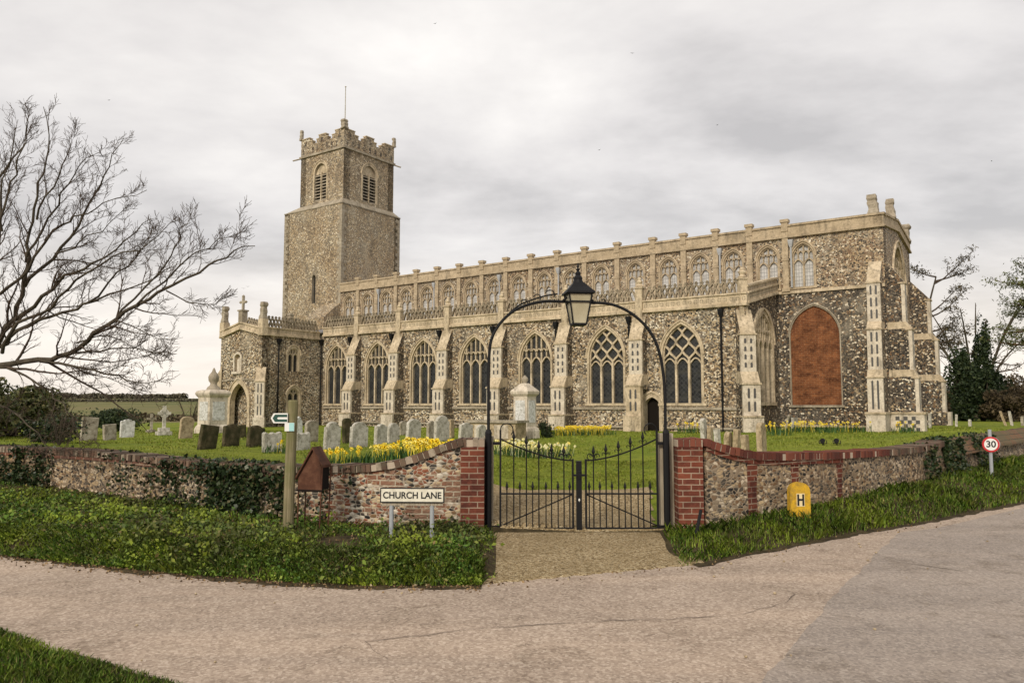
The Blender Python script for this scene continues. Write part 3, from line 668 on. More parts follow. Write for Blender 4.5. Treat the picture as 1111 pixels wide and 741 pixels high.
def worn_figure(X, Y, z, h, w, mat, name='finial', parent=None, seed=0):
    b = MB(); rows = []; n = 4; rr = [1, 1, .9, .82, .84, .88, .86, .74, .98, .96, .8]
    for i, r in enumerate(rr):
        t = i/(len(rr)-1); row = []
        for k_ in range(n):
            a = 2*math.pi*k_/n+math.pi/4; q = w*1.15*r*(1+.35*noise.noise(Vector((math.cos(a)*1.5+seed*7, math.sin(a)*1.5, t*4))))
            row.append((X+q*math.cos(a)+.12*w*math.sin(t*4+seed), Y+q*math.sin(a), z+h*t))
        rows.append(row)
    b.grid(rows, 0, True); b.add(rows[-1]); return cpart(b, name, mat, parent)
worn_figure(XE-.45, YC+.1, 11.42, 1.05, .32, M['stone_grey'], seed=1); worn_figure(XE-.1, 45.6, 11.8, 1.1, .28, M['stone_grey'], seed=2); worn_figure(XE-.1, 50.6, 11.4, 1.05, .32, M['stone_grey'], seed=3)
b = MB(); wall(b, Fr((0, YN, 0), (-1, 0, 0), (0, 1, 0)), -XE, -XW, -.5, 10.8); cpart(b, 'north_wall', [M['flint'], M['stone']])
b = MB(); b.box(-44, XA, YN+.01, 56.2, -.5, 7.1); b.prism([(YN, 7.12), (56.4, 7.12), (YN, 8.2)], -44, XA, 0); cpart(b, 'north_aisle', M['flint'])
# --- buttresses
def buttress_mb(stages, w, wq=.15, flm=1, base=1.15):
    """stepped buttress in local axes (wall plane y=0, outward -y): dressed front, flint sides"""
    b = MB()
    for i, (z0, z1, p0, p1, dw) in enumerate(stages):
        ww = w/2+dw
        fr_m = 2 if p0 == p1 else 0
        b.prism([(-p0, z0), (-p0+wq, z0), (-p1+wq, z1), (-p1, z1)], -ww, ww, fr_m)
        if p1 <= wq: b.f = b.f[:-6]; b.m = b.m[:-6]; b.prism([(-p0, z0), (0, z0), (0, z1), (-p1, z1)], -ww, ww, 0, flm)
        else: b.prism([(-p0+wq, z0), (0, z0), (0, z1), (-p1+wq, z1)], -ww+.012, ww-.012, 0 if p1 < p0 else (2 if (i == 0 and w < .8) else flm))
        if p1 < p0-.1: b.box(-ww-.05, ww+.05, -p0-.05, -p0+.3, z0-.08, z0)
    return b
def flush_mb(panels, w):
    b = MB()
    for z0, z1, p, rows in panels:
        hh = (z1-z0)/rows
        for r in range(rows):
            for s_ in (-1, 1):
                xc = s_*w*.17; x0, x1 = xc-w*.065, xc+w*.065; za, zc = z0+hh*r+.05, z0+hh*(r+1)-.08
                b.add([(x0, -p-.004, za), (x1, -p-.004, za), (x1, -p-.004, zc-.06), (xc, -p-.004, zc), (x0, -p-.004, zc-.06)])
    return b
ST = [(-.5, 1.15, 1.15, 1.15, .07), (1.15, 2.75, .98, .98, 0), (2.75, 3.3, .98, .66, 0), (3.3, 5.15, .66, .66, -.05), (5.15, 6.35, .66, .1, -.05)]
bm_ = buttress_mb(ST, .85, flm=4); bm_.box(-.49, .49, -1.2, 0, 1.12, 1.2, 0)
BM = bm_.mesh('buttress', STN)
FM = flush_mb([(1.35, 2.6, .98, 2), (3.45, 5.0, .66, 4)], .85).mesh('flushwork', M['dark_flint_panel'])
b = MB(); b.box(-.2, .2, -.2, .14, 5.9, 7.85, 0); b.box(-.25, .25, -.25, .19, 7.85, 7.93, 0)
rows = []
for i, r in enumerate([.16, .2, .13, .17, .19, .1, .12, .06]):
    rows.append([(r*math.cos(a)*(1+.25*math.sin(3*a+i)), r*math.sin(a)-.03, 7.93+i*.075) for a in [math.pi/4*q for q in range(8)]])
b.grid(rows, 0, True); b.add(rows[-1]); PM = b.mesh('pinnacle', M['stone'])
BUT = [-39.05, -35.1, -30.95, -26.75, -22.3]
for X in BUT:
    o = link('buttress', BM, CH, (X-OX, YA_-OY, 0)); link('flushwork', FM, o); link('pinnacle', PM, o)
# the one that stands over the priest's door: open behind its front pier
b = buttress_mb([s_ for s_ in ST if s_[0] > 2], .85, flm=4)
b.box(-.5, .5, -1.15, -.72, -.5, 1.15, 0); b.box(-.42, .42, -.98, -.66, 1.15, 2.75, 0); b.box(-.42, .42, -.66, 0, 2.5, 2.75, 4)
o = link('buttress', b.mesh('buttress', STN), CH, (-17.73-OX, YA_-OY, 0)); link('flushwork', FM, o); link('pinnacle', PM, o)
o = link('buttress', BM, CH, (XA-.2-OX, YA_+.15-OY, 0), R_(38)); link('flushwork', FM, o); link('pinnacle', PM, o)
# chancel angle buttresses
ST2 = [(-.5, 1.3, 1.5, 1.5, .07), (1.3, 3.1, 1.3, 1.3, 0), (3.1, 3.45, 1.3, 1.1, 0), (3.45, 5.5, 1.1, 1.1, -.03), (5.5, 5.85, 1.1, .85, -.03), (5.85, 7.85, .85, .85, -.05), (7.85, 9.0, .85, .05, -.05)]
b2 = buttress_mb(ST2, .72, .16, 4); b2.box(-.48, .48, -1.56, 0, 1.26, 1.36, 0); B2 = b2.mesh('buttress', STN)
F2 = flush_mb([(1.45, 3.0, 1.3, 1), (3.55, 5.4, 1.1, 3), (5.95, 7.75, .85, 3)], .72).mesh('flushwork', M['dark_flint_panel'])
o = link('buttress', B2, CH, (-7.12-OX, YC-OY, 0)); link('flushwork', F2, o)
o = link('buttress', B2, CH, (XE-OX, 42.75-OY, 0), R_(90)); link('flushwork', F2, o)
b = MB()
for i in range(5):
    for j in range(3):
        if (i+j) % 2 == 0: b.box(.436, .44, -1.25+.17*i, -1.08+.17*i, .55+.17*j, .72+.17*j)
for a in [b]: pass
ck_ = MB()
for i in range(6):
    for j in range(4):
        if (i+j) % 2 == 0:
            x0 = -1.3+.18*i; z0 = .42+.18*j
            ck_.add([(-.436, x0, z0), (-.436, x0+.18, z0), (-.436, x0+.18, z0+.18), (-.436, x0, z0+.18)])
link('chequer', ck_.mesh('chequer', M['dark_flint_panel']), o)
ST3 = [(a, c, p*1.25, q*1.25, d) for a, c, p, q, d in ST2]
b3 = buttress_mb(ST3, .8, .16, 4); o = link('buttress', b3.mesh('buttress', STN), CH, (XE-OX, 50.6-OY, 0), R_(90))
# --- south aisle
aw = [(-41.1, 'panel'), (-37.1, 'panel'), (-33.0, 'panel'), (-28.85, 'panel'), (-24.4, 'panel'), (-19.8, 'net'), (-15.45, 'net')]
def ahole(x): return Hole(x, 1.05, 1.8, 4.25, 1.6)
dh = Hole(-17.12, .4, -.3, 1.75, .36)
b = MB(); wall(b, AF, XW, XA, -.5, 6.6, [ahole(x) for x, _ in aw]+[dh], .4, 0, 1)
cpart(b, 'aisle_wall', [M['flint'], M['stone']])
wm = {}
for st in ('panel', 'net'):
    h = ahole(0); b = MB(); surround(b, LF, h, .12, .03); fbox(b, LF, -1.3, 1.3, 1.66, 1.8, -.35, .08)
    if st == 'net': tracery(b, LF, h, 3, 'net', .09, -.26, -.1, 0, 4.0, .46)
    else: tracery(b, LF, h, 3, 'panel', .075, -.26, -.1, 0, 4.2)
    wm[st] = b.mesh('aisle_window', M['stone'])
b = MB(); pane(b, LF, ahole(0), -.24); gp = b.mesh('pane', M['glass_dark'])
for x, st in aw:
    o = link('aisle_window', wm[st], CH, (x-OX, YA_-OY, 0)); link('pane', gp, o)
b = MB(); pane(b, AF, dh, -.3); o = cpart(b, 'priest_door', M['shadow_wood'])
b = MB(); surround(b, AF, dh, .2, .04); cpart(b, 'door_surround', M['stone'], o)
bb = [-42.7]+BUT+[-17.73, XA]
b = MB()
for a, c in zip(bb[:-1], bb[1:]):
    a2, c2 = (a+.44 if a != -17.73 else -16.45), c-.44
    for z0, z1, d in ((1.46, 1.6, .1), (.5, .6, .13)):
        if z0 < 1 or True: fbox(b, AF, a2, c2, z0, z1, -.1, d)
cpart(b, 'string_course', M['stone_grey'])
def crest(b, f, x0, x1, z, un=.58, hh=.6, zf=None, m=1):
    n = max(1, round((x1-x0)/un)); u = (x1-x0)/n
    for i in range(n):
        for o_ in (0, .5):
            xa = x0+(i+o_)*u
            if xa+u > x1+.01: continue
            zz = z if zf is None else z+zf(xa+u/2)
            pts = [(xa+u*t, zz+hh*(1-abs(2*t-1)**1.6)) for t in [k_/8 for k_ in range(9)]]
            bar(b, f, pts, .08, -.16, -.03, m)
            fbox(b, f, xa+u/2-.045, xa+u/2+.045, zz+hh-.02, zz+hh+.17, -.14, -.05, m); fbox(b, f, xa+u/2-.09, xa+u/2+.09, zz+hh+.05, zz+hh+.1, -.14, -.05, m)
def frieze(b, f, x0, x1, z0, z1, md=1):
    fbox(b, f, x0, x1, z0, z1, -.35, .08); fbox(b, f, x0, x1, z0-.13, z0, -.3, .17); fbox(b, f, x0, x1, z1, z1+.08, -.35, .15)
    n = max(1, round((x1-x0)/.3)); u = (x1-x0)/n; zc = (z0+z1)/2; r = min(u*.36, (z1-z0)*.38)
    for i in range(n):
        x = x0+(i+.5)*u; g = .022
        for sx, sz in ((1, 1), (-1, 1), (-1, -1), (1, -1)):
            b.add([f(x+sx*g, zc+sz*g, .083), f(x+sx*r, zc+sz*g, .083), f(x+sx*g, zc+sz*r, .083)], md)
for a, c in zip(bb[:-1], bb[1:]):
    b = MB(); frieze(b, AF, a+.2, c-.2 if c != XA else c+.1, 6.68, 7.12); crest(b, AF, a+.22, c-.22, 7.2); cpart(b, 'aisle_parapet', [M['stone'], M['stone_dark']])
b = MB(); b.prism([(YA_+.32, 6.9), (YC, 6.9), (YC, 7.92), (YA_+.32, 7.02)], XW, XA-.2, 0); cpart(b, 'aisle_roof', M['lead'])
for X in BUT+[-17.73]: pipe(X-.62, YA_-.14, 5.2, 6.35, M['black_iron'])
pipe(-13.32, YA_-.1, .3, 6.4, M['black_iron'])
# aisle east wall and its blind four-light window
def et(y): return 6.66+(y-YA_)*.205
ewh = Hole(39.75, 1.55, 1.85, 4.9, 1.5)
b = MB(); wall(b, EF, YA_+.01, YC+.1, -.5, et, [ewh], .3, 0, 1); cpart(b, 'aisle_east_wall', [M['flint_dark'], M['stone']])
b = MB(); surround(b, EF, ewh, .2, .03); fbox(b, EF, 38, 41.5, 1.68, 1.85, -.25, .1); tracery(b, EF, ewh, 4, 'panel', .12, -.2, -.02, 0, 4.75)
o = cpart(b, 'blind_window', M['stone']); b = MB()
h2 = Hole(39.75, 1.55, 4.9, 4.95, 1.5); pane(b, EF, h2, -.12); cpart(b, 'tympanum', M['stone'], o); b = MB(); pane(b, EF, ewh, -.22); cpart(b, 'pane', M['glass_dark'], o)
b = MB()
for z0, z1, d, m_ in ((0, .12, .17, 0), (.12, .5, .08, 0), (.5, .58, .16, 0), (.58, .82, .05, 0), (.82, .92, .12, 0)):
    P = [(YA_+.1, et(YA_)+z0), (YC, et(YC)+z0), (YC, et(YC)+z1), (YA_+.1, et(YA_)+z1)]
    fr_, bk = [EF(y, z, d) for y, z in P], [EF(y, z, -.3) for y, z in P]
    b.add(fr_, m_); b.add(bk[::-1], m_)
    for i in range(4): b.add([fr_[i], bk[i], bk[(i+1) % 4], fr_[(i+1) % 4]], m_)
for i in range(26):
    y = YA_+.35+i*.19; zc = et(y)
    for z in (.22, .36): b.add([EF(y-.055, zc+z, .084), EF(y+.055, zc+z+.02, .084), EF(y+.055, zc+z+.1, .084), EF(y-.055, zc+z+.08, .084)], 1)
    b.add([EF(y-.06, zc+.62, .054), EF(y+.06, zc+.63, .054), EF(y, zc+.78, .054)], 1)
cpart(b, 'raking_parapet', [M['stone'], M['stone_grey']])
# --- south porch
PX0, PX1, PY = -47.2, -42.7, 31.9
PF = Fr((0, PY, 0), (1, 0, 0), (0, -1, 0)); PE = Fr((PX1, 0, 0), (0, 1, 0), (1, 0, 0))
pm_ = (PX0+PX1)/2
def pt_(x): return 6.32+.5*(1-abs(x-pm_)/(PX1-pm_))
pt_.br = [pm_]
pd = Hole(-45.0, .95, -.3, 1.75, 1.4); nh = Hole(-45.25, .32, 3.95, 4.95, .2)
b = MB(); wall(b, PF, PX0, PX1, -.5, pt_, [pd, nh], .35, 0, 1); wall(b, PE, PY+.01, YA_, -.5, 6.32, [Hole(34.5, .45, 4.0, 5.1, .5), Hole(34.6, .5, .9, 2.4, .45)], .3, 0, 1)
wall(b, Fr((PX0, 0, 0), (0, -1, 0), (-1, 0, 0)), -YA_, -PY-.01, -.5, 6.32)
b.box(PX0+.3, PX1-.3, PY+.4, YA_, 6.15, 6.3, 1); porch = cpart(b, 'porch', [M['flint'], M['stone']])
b = MB(); surround(b, PF, pd, .28, .05); cpart(b, 'porch_doorway', M['stone'], porch)
b = MB(); pane(b, PF, Hole(-45, 1.0, -.3, 1.75, 1.4), -1.2); cpart(b, 'porch_interior', M['grave_tan'], porch)
b = MB(); surround(b, PF, nh, .14, .05, hood=False); fbox(b, PF, -45.75, -44.75, 3.8, 3.95, -.2, .14); pane(b, PF, nh, -.25); fbox(b, PF, -45.4, -45.1, 3.95, 4.8, -.2, -.05); cpart(b, 'niche', M['stone_pale'], porch)
for hh_ in (Hole(34.5, .45, 4.0, 5.1, .5), Hole(34.6, .5, .9, 2.4, .45)):
    b = MB(); surround(b, PE, hh_, .15, .03); tracery(b, PE, hh_, 2, 'panel', .07, -.2, -.05, 0, hh_.spring); o = cpart(b, 'porch_window', M['stone']); b = MB(); pane(b, PE, hh_, -.2); cpart(b, 'pane', M['glass_dark'], o)
b = MB()
for xa, xb in ((PX0-.05, pm_), (pm_, PX1+.05)):
    for z0, z1, d in ((0, .13, .16), (.13, .42, .06), (.42, .52, .14)):
        P = [(xa, pt_(xa)+z0), (xb, pt_(xb)+z0), (xb, pt_(xb)+z1), (xa, pt_(xa)+z1)]
        fr_, bk = [PF(x, z, d) for x, z in P], [PF(x, z, -.3) for x, z in P]
        b.add(fr_); b.add(bk[::-1])
        for i in range(4): b.add([fr_[i], bk[i], bk[(i+1) % 4], fr_[(i+1) % 4]])
frieze(b, PE, PY+.18, YA_-.3, 6.45, 6.82); crest(b, PE, PY+.3, YA_-.3, 6.9); crest(b, PF, pm_+.4, PX1-.2, 6.75, .5, .35, lambda x: pt_(x)-6.32)
cpart(b, 'porch_parapet', [M['stone'], M['stone_dark']], porch)
b = MB(); b.box(pm_-.22, pm_+.22, PY-.12, PY+.3, 7.2, 8.1); b.box(pm_-.28, pm_+.28, PY-.18, PY+.36, 8.05, 8.15); b.box(pm_-.07, pm_+.07, PY+.02, PY+.16, 8.15, 9.1); b.box(pm_-.3, pm_+.3, PY+.03, PY+.15, 8.62, 8.77)
for cx_, cz_ in ((pm_-.3, 8.695), (pm_+.3, 8.695), (pm_, 9.1)): b.lathe([(.02, -.1), (.11, 0), (.02, .1)], (cx_, PY+.09, cz_), 8)
cpart(b, 'gable_cross', M['stone_grey'], porch)
for X, s_ in ((PX0+.15, 4), (PX1-.1, 5)):
    b = MB(); b.box(X-.24, X+.24, PY-.1, PY+.38, 6.3, 7.4); cpart(b, 'pinnacle_base', M['stone'], porch); worn_figure(X, PY+.14, 7.4, 1.15, .24, M['stone_grey'], 'pinnacle', porch, s_)
worn_figure(PX1-.15, YA_-2.9+.2, 7.3, .7, .2, M['stone_grey'], 'pinnacle', porch, 6)
b = MB(); fbox(b, PF, PX0, -46.3, 3.3, 3.42, -.1, .08); fbox(b, PF, -43.7, PX1-.4, 3.3, 3.42, -.1, .08); fbox(b, PF, -46.3, -43.7, 3.36, 3.46, -.1, .08); fbox(b, PE, PY+.4, YA_, .45, .58, -.1, .1); cpart(b, 'string_course', M['stone_grey'])
b = buttress_mb([(-.5, .9, .75, .75, .06), (.9, 3.3, .6, .6, 0), (3.3, 4.2, .6, .05, 0)], .6, .16, 0); pbm = b.mesh('buttress', STN)
pfm = flush_mb([(1.0, 3.2, .6, 3)], .6).mesh('flushwork', M['dark_flint_panel'])
for X, a in ((PX1-.1, 45), (PX0+.1, -45)):
    o = link('buttress', pbm, CH, (X-OX, PY+.1-OY, 0), R_(a)); link('flushwork', pfm, o)
pipe(PX1+.1, 33.2, .3, 6.1, M['black_iron']); pipe(PX1+.12, YA_-.15, .3, 6.3, M['black_iron'])
# --- west tower
TX0, TX1, TY0, TY1 = -53.95, -46.72, 42.31, 49.1
TF = Fr((0, TY0, 0), (1, 0, 0), (0, -1, 0)); TE = Fr((TX1, 0, 0), (0, 1, 0), (1, 0, 0))
UX0, UX1, UY0, UY1 = -52.3, -46.95, 42.6, 48.45
UF = Fr((0, UY0, 0), (1, 0, 0), (0, -1, 0)); UE = Fr((UX1, 0, 0), (0, 1, 0), (1, 0, 0))
sl = Hole(-50.0, .22, 10.1, 12.2, .35)
bs, be = Hole(-49.75, .75, 18.85, 21.2, .85), Hole(45.55, .78, 18.85, 21.2, .85)
b = MB()
wall(b, TF, TX0, TX1, -.5, 18.2, [sl], .3, 0, 1); wall(b, TE, TY0+.01, TY1, -.5, 18.2)
wall(b, Fr((TX0, 0, 0), (0, -1, 0), (-1, 0, 0)), -TY1, -TY0, -.5, 18.2); wall(b, Fr((0, TY1, 0), (-1, 0, 0), (0, 1, 0)), -TX1, -TX0, -.5, 18.2)
lo = [(TX0, TY0), (TX1, TY0), (TX1, TY1), (TX0, TY1)]; hi = [(UX0, UY0), (UX1, UY0), (UX1, UY1), (UX0, UY1)]
for i in range(4):
    a, c, d, e_ = lo[i], lo[(i+1) % 4], hi[(i+1) % 4], hi[i]
    b.add([(*a, 18.2), (*c, 18.2), (*d, 18.62), (*e_, 18.62)], 1)
wall(b, UF, UX0, UX1, 18.5, 23.0, [bs], .35, 0, 1); wall(b, UE, UY0+.01, UY1, 18.5, 23.0, [be], .35, 0, 1)
wall(b, Fr((UX0, 0, 0), (0, -1, 0), (-1, 0, 0)), -UY1, -UY0, 18.5, 23.0); wall(b, Fr((0, UY1, 0), (-1, 0, 0), (0, 1, 0)), -UX1, -UX0, 18.5, 23.0)
b.box(UX0+.3, UX1-.3, UY0+.3, UY1-.3, 22.9, 23.1, 1)
tower = cpart(b, 'tower', [M['flint_tower'], M['stone_grey']])
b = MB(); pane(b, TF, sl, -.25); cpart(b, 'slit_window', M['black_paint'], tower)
b = MB()
for f_, x0, x1 in ((UF, UX0, UX1), (UE, UY0, UY1)): fbox(b, f_, x0-.1, x1+.1, 22.85, 23.02, -.2, .14)
for f_, x0, x1 in ((TF, TX0, TX1), (TE, TY0, TY1)): fbox(b, f_, x0-.03, x1+.03, 18.14, 18.22, -.2, .05)
cpart(b, 'string_course', M['stone_grey'], tower)
b = MB()
for i in range(62):                                             # long-and-short quoins on the corners
    z = i*.3
    if z > 17.9: break
    q = .5 if i % 2 else .28
    fbox(b, TF, TX1-q, TX1+.004, z, z+.28, -.05, .008); fbox(b, TE, TY0-.004, TY0+.78-q, z, z+.28, -.05, .008); fbox(b, TE, TY1-q, TY1+.004, z, z+.28, -.05, .008); fbox(b, TF, TX0-.004, TX0+q, z, z+.28, -.05, .008)
cpart(b, 'quoins', M['stone_grey'], tower)
for f_, h_ in ((UF, bs), (UE, be)):
    b = MB(); surround(b, f_, h_, .17, .03); bar(b, f_, [(h_.xc, h_.sill), (h_.xc, h_.spring+.1)], .1, -.25, -.05)
    o2 = Hole(h_.xc, h_.w, h_.spring-.02, h_.spring, h_.h); pane(b, f_, o2, -.2)
    o = cpart(b, 'belfry_window', M['stone'], tower); o['category'] = ''; del o['category']
    b = MB()
    for i in range(9):
        z = h_.sill+.08+i*.26; x0, x1 = h_.xc-h_.w, h_.xc+h_.w
        b.add([f_(x0, z, -.06), f_(x1, z, -.06), f_(x1, z+.17, -.3), f_(x0, z+.17, -.3)]); b.add([f_(x0, z-.05, -.06), f_(x1, z-.05, -.06), f_(x1, z, -.06), f_(x0, z, -.06)])
    cpart(b, 'louvre', M['stone_grey'], tower)
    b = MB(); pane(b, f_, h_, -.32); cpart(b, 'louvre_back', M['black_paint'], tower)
b = MB()
for f_, x0, x1 in ((UF, UX0, UX1), (UE, UY0, UY1), (Fr((UX0, 0, 0), (0, -1, 0), (-1, 0, 0)), -UY1, -UY0), (Fr((0, UY1, 0), (-1, 0, 0), (0, 1, 0)), -UX1, -UX0)):
    L = x1-x0; q = .004
    fbox(b, f_, x0-q, x1+q, 23.02, 23.95, -.3, .02)
    for a, c, zt in ((0, .2, 24.5), (.2, .27, 24.2), (.37, .42, 24.2), (.42, .58, 24.5), (.58, .63, 24.2), (.73, .8, 24.2), (.8, 1, 24.5)):
        fbox(b, f_, x0+L*a-(q if a == 0 else 0), x0+L*c+(q if c == 1 else 0), 23.95, zt, -.3, .02, 0); fbox(b, f_, x0+L*a-.03, x0+L*c+.03, zt, zt+.08, -.34, .06, 1)
    for i in range(9):
        xx = x0+L*(i+.5)/9; r = .12
        b.add([f_(xx-r, 23.15, .024), f_(xx+r, 23.15, .024), f_(xx+r, 23.55, .024), f_(xx, 23.7, .024), f_(xx-r, 23.55, .024)], 2)
    for a in (.1, .5, .9):
        xx = x0+L*a; b.add([f_(xx-.16, 23.85, .024), f_(xx+.16, 23.85, .024), f_(xx+.16, 24.2, .024), f_(xx, 24.4, .024), f_(xx-.16, 24.2, .024)], 2)
cpart(b, 'tower_parapet', [M['flint_tower'], M['stone'], M['flint_dark']], tower)
for X, Y, s_, w_, h_ in ((UX0, UY0, 11, .17, .9), (UX1, UY1, 12, .17, .85), (UX1-.1, UY0+.1, 13, .3, .8)): worn_figure(X, Y, 24.5, h_, w_, M['stone_grey'], 'corner_figure', tower, s_)
b = MB(); b.tube([(UX1-.15, UY0+.2, 24.5), (UX1-.15, UY0+.2, 28.1)], [.05, .03], 8); b.lathe([(.02, 0), (.08, .08), (.02, .16)], (UX1-.15, UY0+.2, 28.05), 8); cpart(b, 'flagpole', M['grave_light'], tower)
b = MB(); b.tube([(UX0, UY0, 22.9), (UX0-.55, UY0-.45, 22.7)], .06, 6); cpart(b, 'gargoyle', M['stone_grey'], tower)
b = MB(); b.tube([(UX1, UY1, 22.9), (UX1+.5, UY1+.4, 22.7)], .06, 6); cpart(b, 'gargoyle', M['stone_grey'], tower)
# stair turret shoulder at the foot of the tower
b = MB(); b.box(-48.9, XW-.02, 40.6, 42.28, -.5, 8.6); b.prism([(40.6, 8.6), (42.28, 8.6), (42.28, 9.9)], -48.9, XW-.02); cpart(b, 'stair_turret', M['flint_tower'])

#@@FOREGROUND
# ------------------------------------------------------------------ BOUNDARY WALLS
def wall_path(W_, step=.16):
    """points along the wall: position, top, foot"""
    o = []
    for (u0, D0, v0, b0), (u1, D1, v1, b1) in zip(W_[:-1], W_[1:]):
        p0, p1 = pt(u0, v0, D0), pt(u1, v1, D1); n = max(1, int((p1.xy-p0.xy).length/step))
        for i in range(n):
            t = i/n; p = p0.lerp(p1, t); o.append((p.x, p.y, p.z, b0+(b1-b0)*t))
    p = pt(W_[-1][0], W_[-1][2], W_[-1][1]); o.append((p.x, p.y, p.z, W_[-1][3])); return o
def smooth_tops(P, n=3):
    z = [p[2] for p in P]
    for _ in range(n): z = [z[0]]+[(z[i-1]+z[i]*2+z[i+1])/4 for i in range(1, len(z)-1)]+[z[-1]]
    return [(p[0], p[1], zz, p[3]) for p, zz in zip(P, z)]
def normal2(P, i):
    a, c = P[max(0, i-1)], P[min(len(P)-1, i+1)]; dx, dy = c[0]-a[0], c[1]-a[1]; l = math.hypot(dx, dy) or 1
    return -dy/l, dx/l                                           # to the back
TH = .34
def wall_body(P, cop, mats, name, parent, rough=.02, sel=None):
    b = MB(); rows = []
    for i, (x, y, z, zb) in enumerate(P):
        nx_, ny_ = normal2(P, i); zt = z-cop; r = []
        for k_ in range(9):
            h = -.25+zb+(zt-zb+.25)*k_/8; q = rough*noise.noise(Vector((x*3, y*3, h*5)))
            r.append((x-nx_*(TH/2+q), y-ny_*(TH/2+q), h))
        r += [(x+nx_*TH/2, y+ny_*TH/2, zt), (x+nx_*TH/2, y+ny_*TH/2, zb-.25)]
        rows.append(r)
    b.grid(rows[::-1]); b.add(rows[0]); b.add(rows[-1][::-1])
    if sel:
        for k_, f_ in enumerate(b.f):
            c = [sum(b.v[q][j] for q in f_)/len(f_) for j in range(3)]; b.m[k_] = sel(c)
    return b.build(name, mats, parent)
def coping_bricks(P, mats, name, parent, cop=.105, w=.42, pitch=.078, drop=.0, seed=0, sel=None):
    rg = random.Random(seed); b = MB(); L = [0]
    for p, q in zip(P[:-1], P[1:]): L.append(L[-1]+math.dist(p[:3], q[:3]))
    s = pitch/2; i = 0
    while s < L[-1]:
        while L[i+1] < s: i += 1
        t = (s-L[i])/(L[i+1]-L[i]); p, q = P[i], P[i+1]
        c = Vector([p[j]+(q[j]-p[j])*t for j in range(3)]); d = Vector([q[j]-p[j] for j in range(3)]).normalized()
        n_ = Vector((-d.y, d.x, 0)).normalized(); u_ = n_.cross(d)*-1
        if u_.z < 0: u_ = -u_
        jw = w/2+rg.uniform(-.012, .012); c = c-u_*(cop/2+rg.uniform(-.006, .008))+n_*rg.uniform(-.01, .01)
        b.obox(c, d*(pitch/2-.005)*rg.uniform(.92, 1.02), n_*jw, u_*cop/2*rg.uniform(.93, 1.03), 0 if sel is None else sel(s/L[-1]))
        s += pitch*rg.uniform(.97, 1.04)
    # bedding mortar just below the brick tops
    rows = []
    for k_, (x, y, z, zb) in enumerate(P):
        nx_, ny_ = normal2(P, k_); hw = w/2-.015
        rows.append([(x-nx_*hw, y-ny_*hw, z-cop-.002), (x-nx_*hw, y-ny_*hw, z-.018), (x+nx_*hw, y+ny_*hw, z-.018), (x+nx_*hw, y+ny_*hw, z-cop-.002)])
    b.grid(rows[::-1], 1, True); b.add(rows[0][::-1], 1); b.add(rows[-1], 1)
    return b.build(name, mats, parent)
def ledge(P, name, parent, mat, z0, z1, out):
    b = MB(); rows = []
    for k_, (x, y, z, zb) in enumerate(P):
        nx_, ny_ = normal2(P, k_); hw = TH/2+out
        rows.append([(x-nx_*hw, y-ny_*hw, z-z0), (x-nx_*hw, y-ny_*hw, z-z1), (x+nx_*hw, y+ny_*hw, z-z1), (x+nx_*hw, y+ny_*hw, z-z0)])
    b.grid(rows[::-1], 0, True); b.add(rows[0][::-1]); b.add(rows[-1]); return b.build(name, mat, parent)
PL = smooth_tops(wall_path(WALL_L), 2); PR = smooth_tops(wall_path(WALL_R), 2); PF_ = smooth_tops(wall_path(WALL_F, .25), 2)
w1 = empty('boundary_wall', (0, 0, 0)); tag(w1, 'low ivy-hung flint and brick churchyard wall left of the gate, sweeping up to a red brick pier', 'wall')
wall_body(PL, .1, [M['flint_wall'], M['mixed_wall']], 'wall_face', w1, sel=lambda c: 1 if c[0] > px(335, 11) else 0)
coping_bricks(PL, [M['coping'], M['mortar']], 'coping', w1, .1, .44, seed=2)
ledge([p for p in PL if p[0] < px(335, 11)], 'brick_course', w1, M['brick_pale'], .1, .165, .025)
def pier(u0, u1, name, parent, mat, vt, D=GD):
    x0, x1 = px(u0, D), px(u1, D); zt = pt(0, vt, D).z; b = MB(); b.box(x0, x1, D-.2, D+.2, -.2, zt-.11); o = b.build(name, mat, parent)
    return x0, x1, zt
x0, x1, zt = pier(501, 526, 'brick_pier', w1, M['brick'], 475)
coping_bricks([(x0, GD, zt, 0), (x1, GD, zt, 0)], [M['coping'], M['mortar']], 'pier_coping', w1, .11, .42, seed=5)
w2 = empty('boundary_wall', (0, 0, 0)); tag(w2, 'low flint churchyard wall right of the gate with dark red brick coping and brick pier', 'wall')
wall_body(PR, .1, [M['flint_wall'], M['brick']], 'wall_face', w2, sel=lambda c: 1 if any(abs(c[0]-px(u, D)) < .085 and c[2] > .2 for u, D in ((812, 10.85), (853, 11.35), (903, 12.1))) else 0)
coping_bricks(PR, [M['coping_red'], M['mortar'], M['coping']], 'coping', w2, .105, .44, seed=3, sel=lambda t: 0 if t < .62 else 2)
ledge([p for p in PR if p[0] < px(905, 12.1)], 'brick_course', w2, M['brick'], .105, .17, .02)
x0, x1, zt = pier(731, 757.5, 'brick_pier', w2, M['brick'], 475)
coping_bricks([(x0, GD, zt, 0), (x1, GD, zt, 0)], [M['coping_red'], M['mortar']], 'pier_coping', w2, .11, .42, seed=6)
w3 = empty('boundary_wall', (0, 0, 0)); tag(w3, 'older flint wall running down the lane behind the speed sign, with a sloping tiled top', 'wall')
wall_body(PF_, .3, [M['flint_wall']], 'wall_face', w3, .05)
b = MB(); rows = []
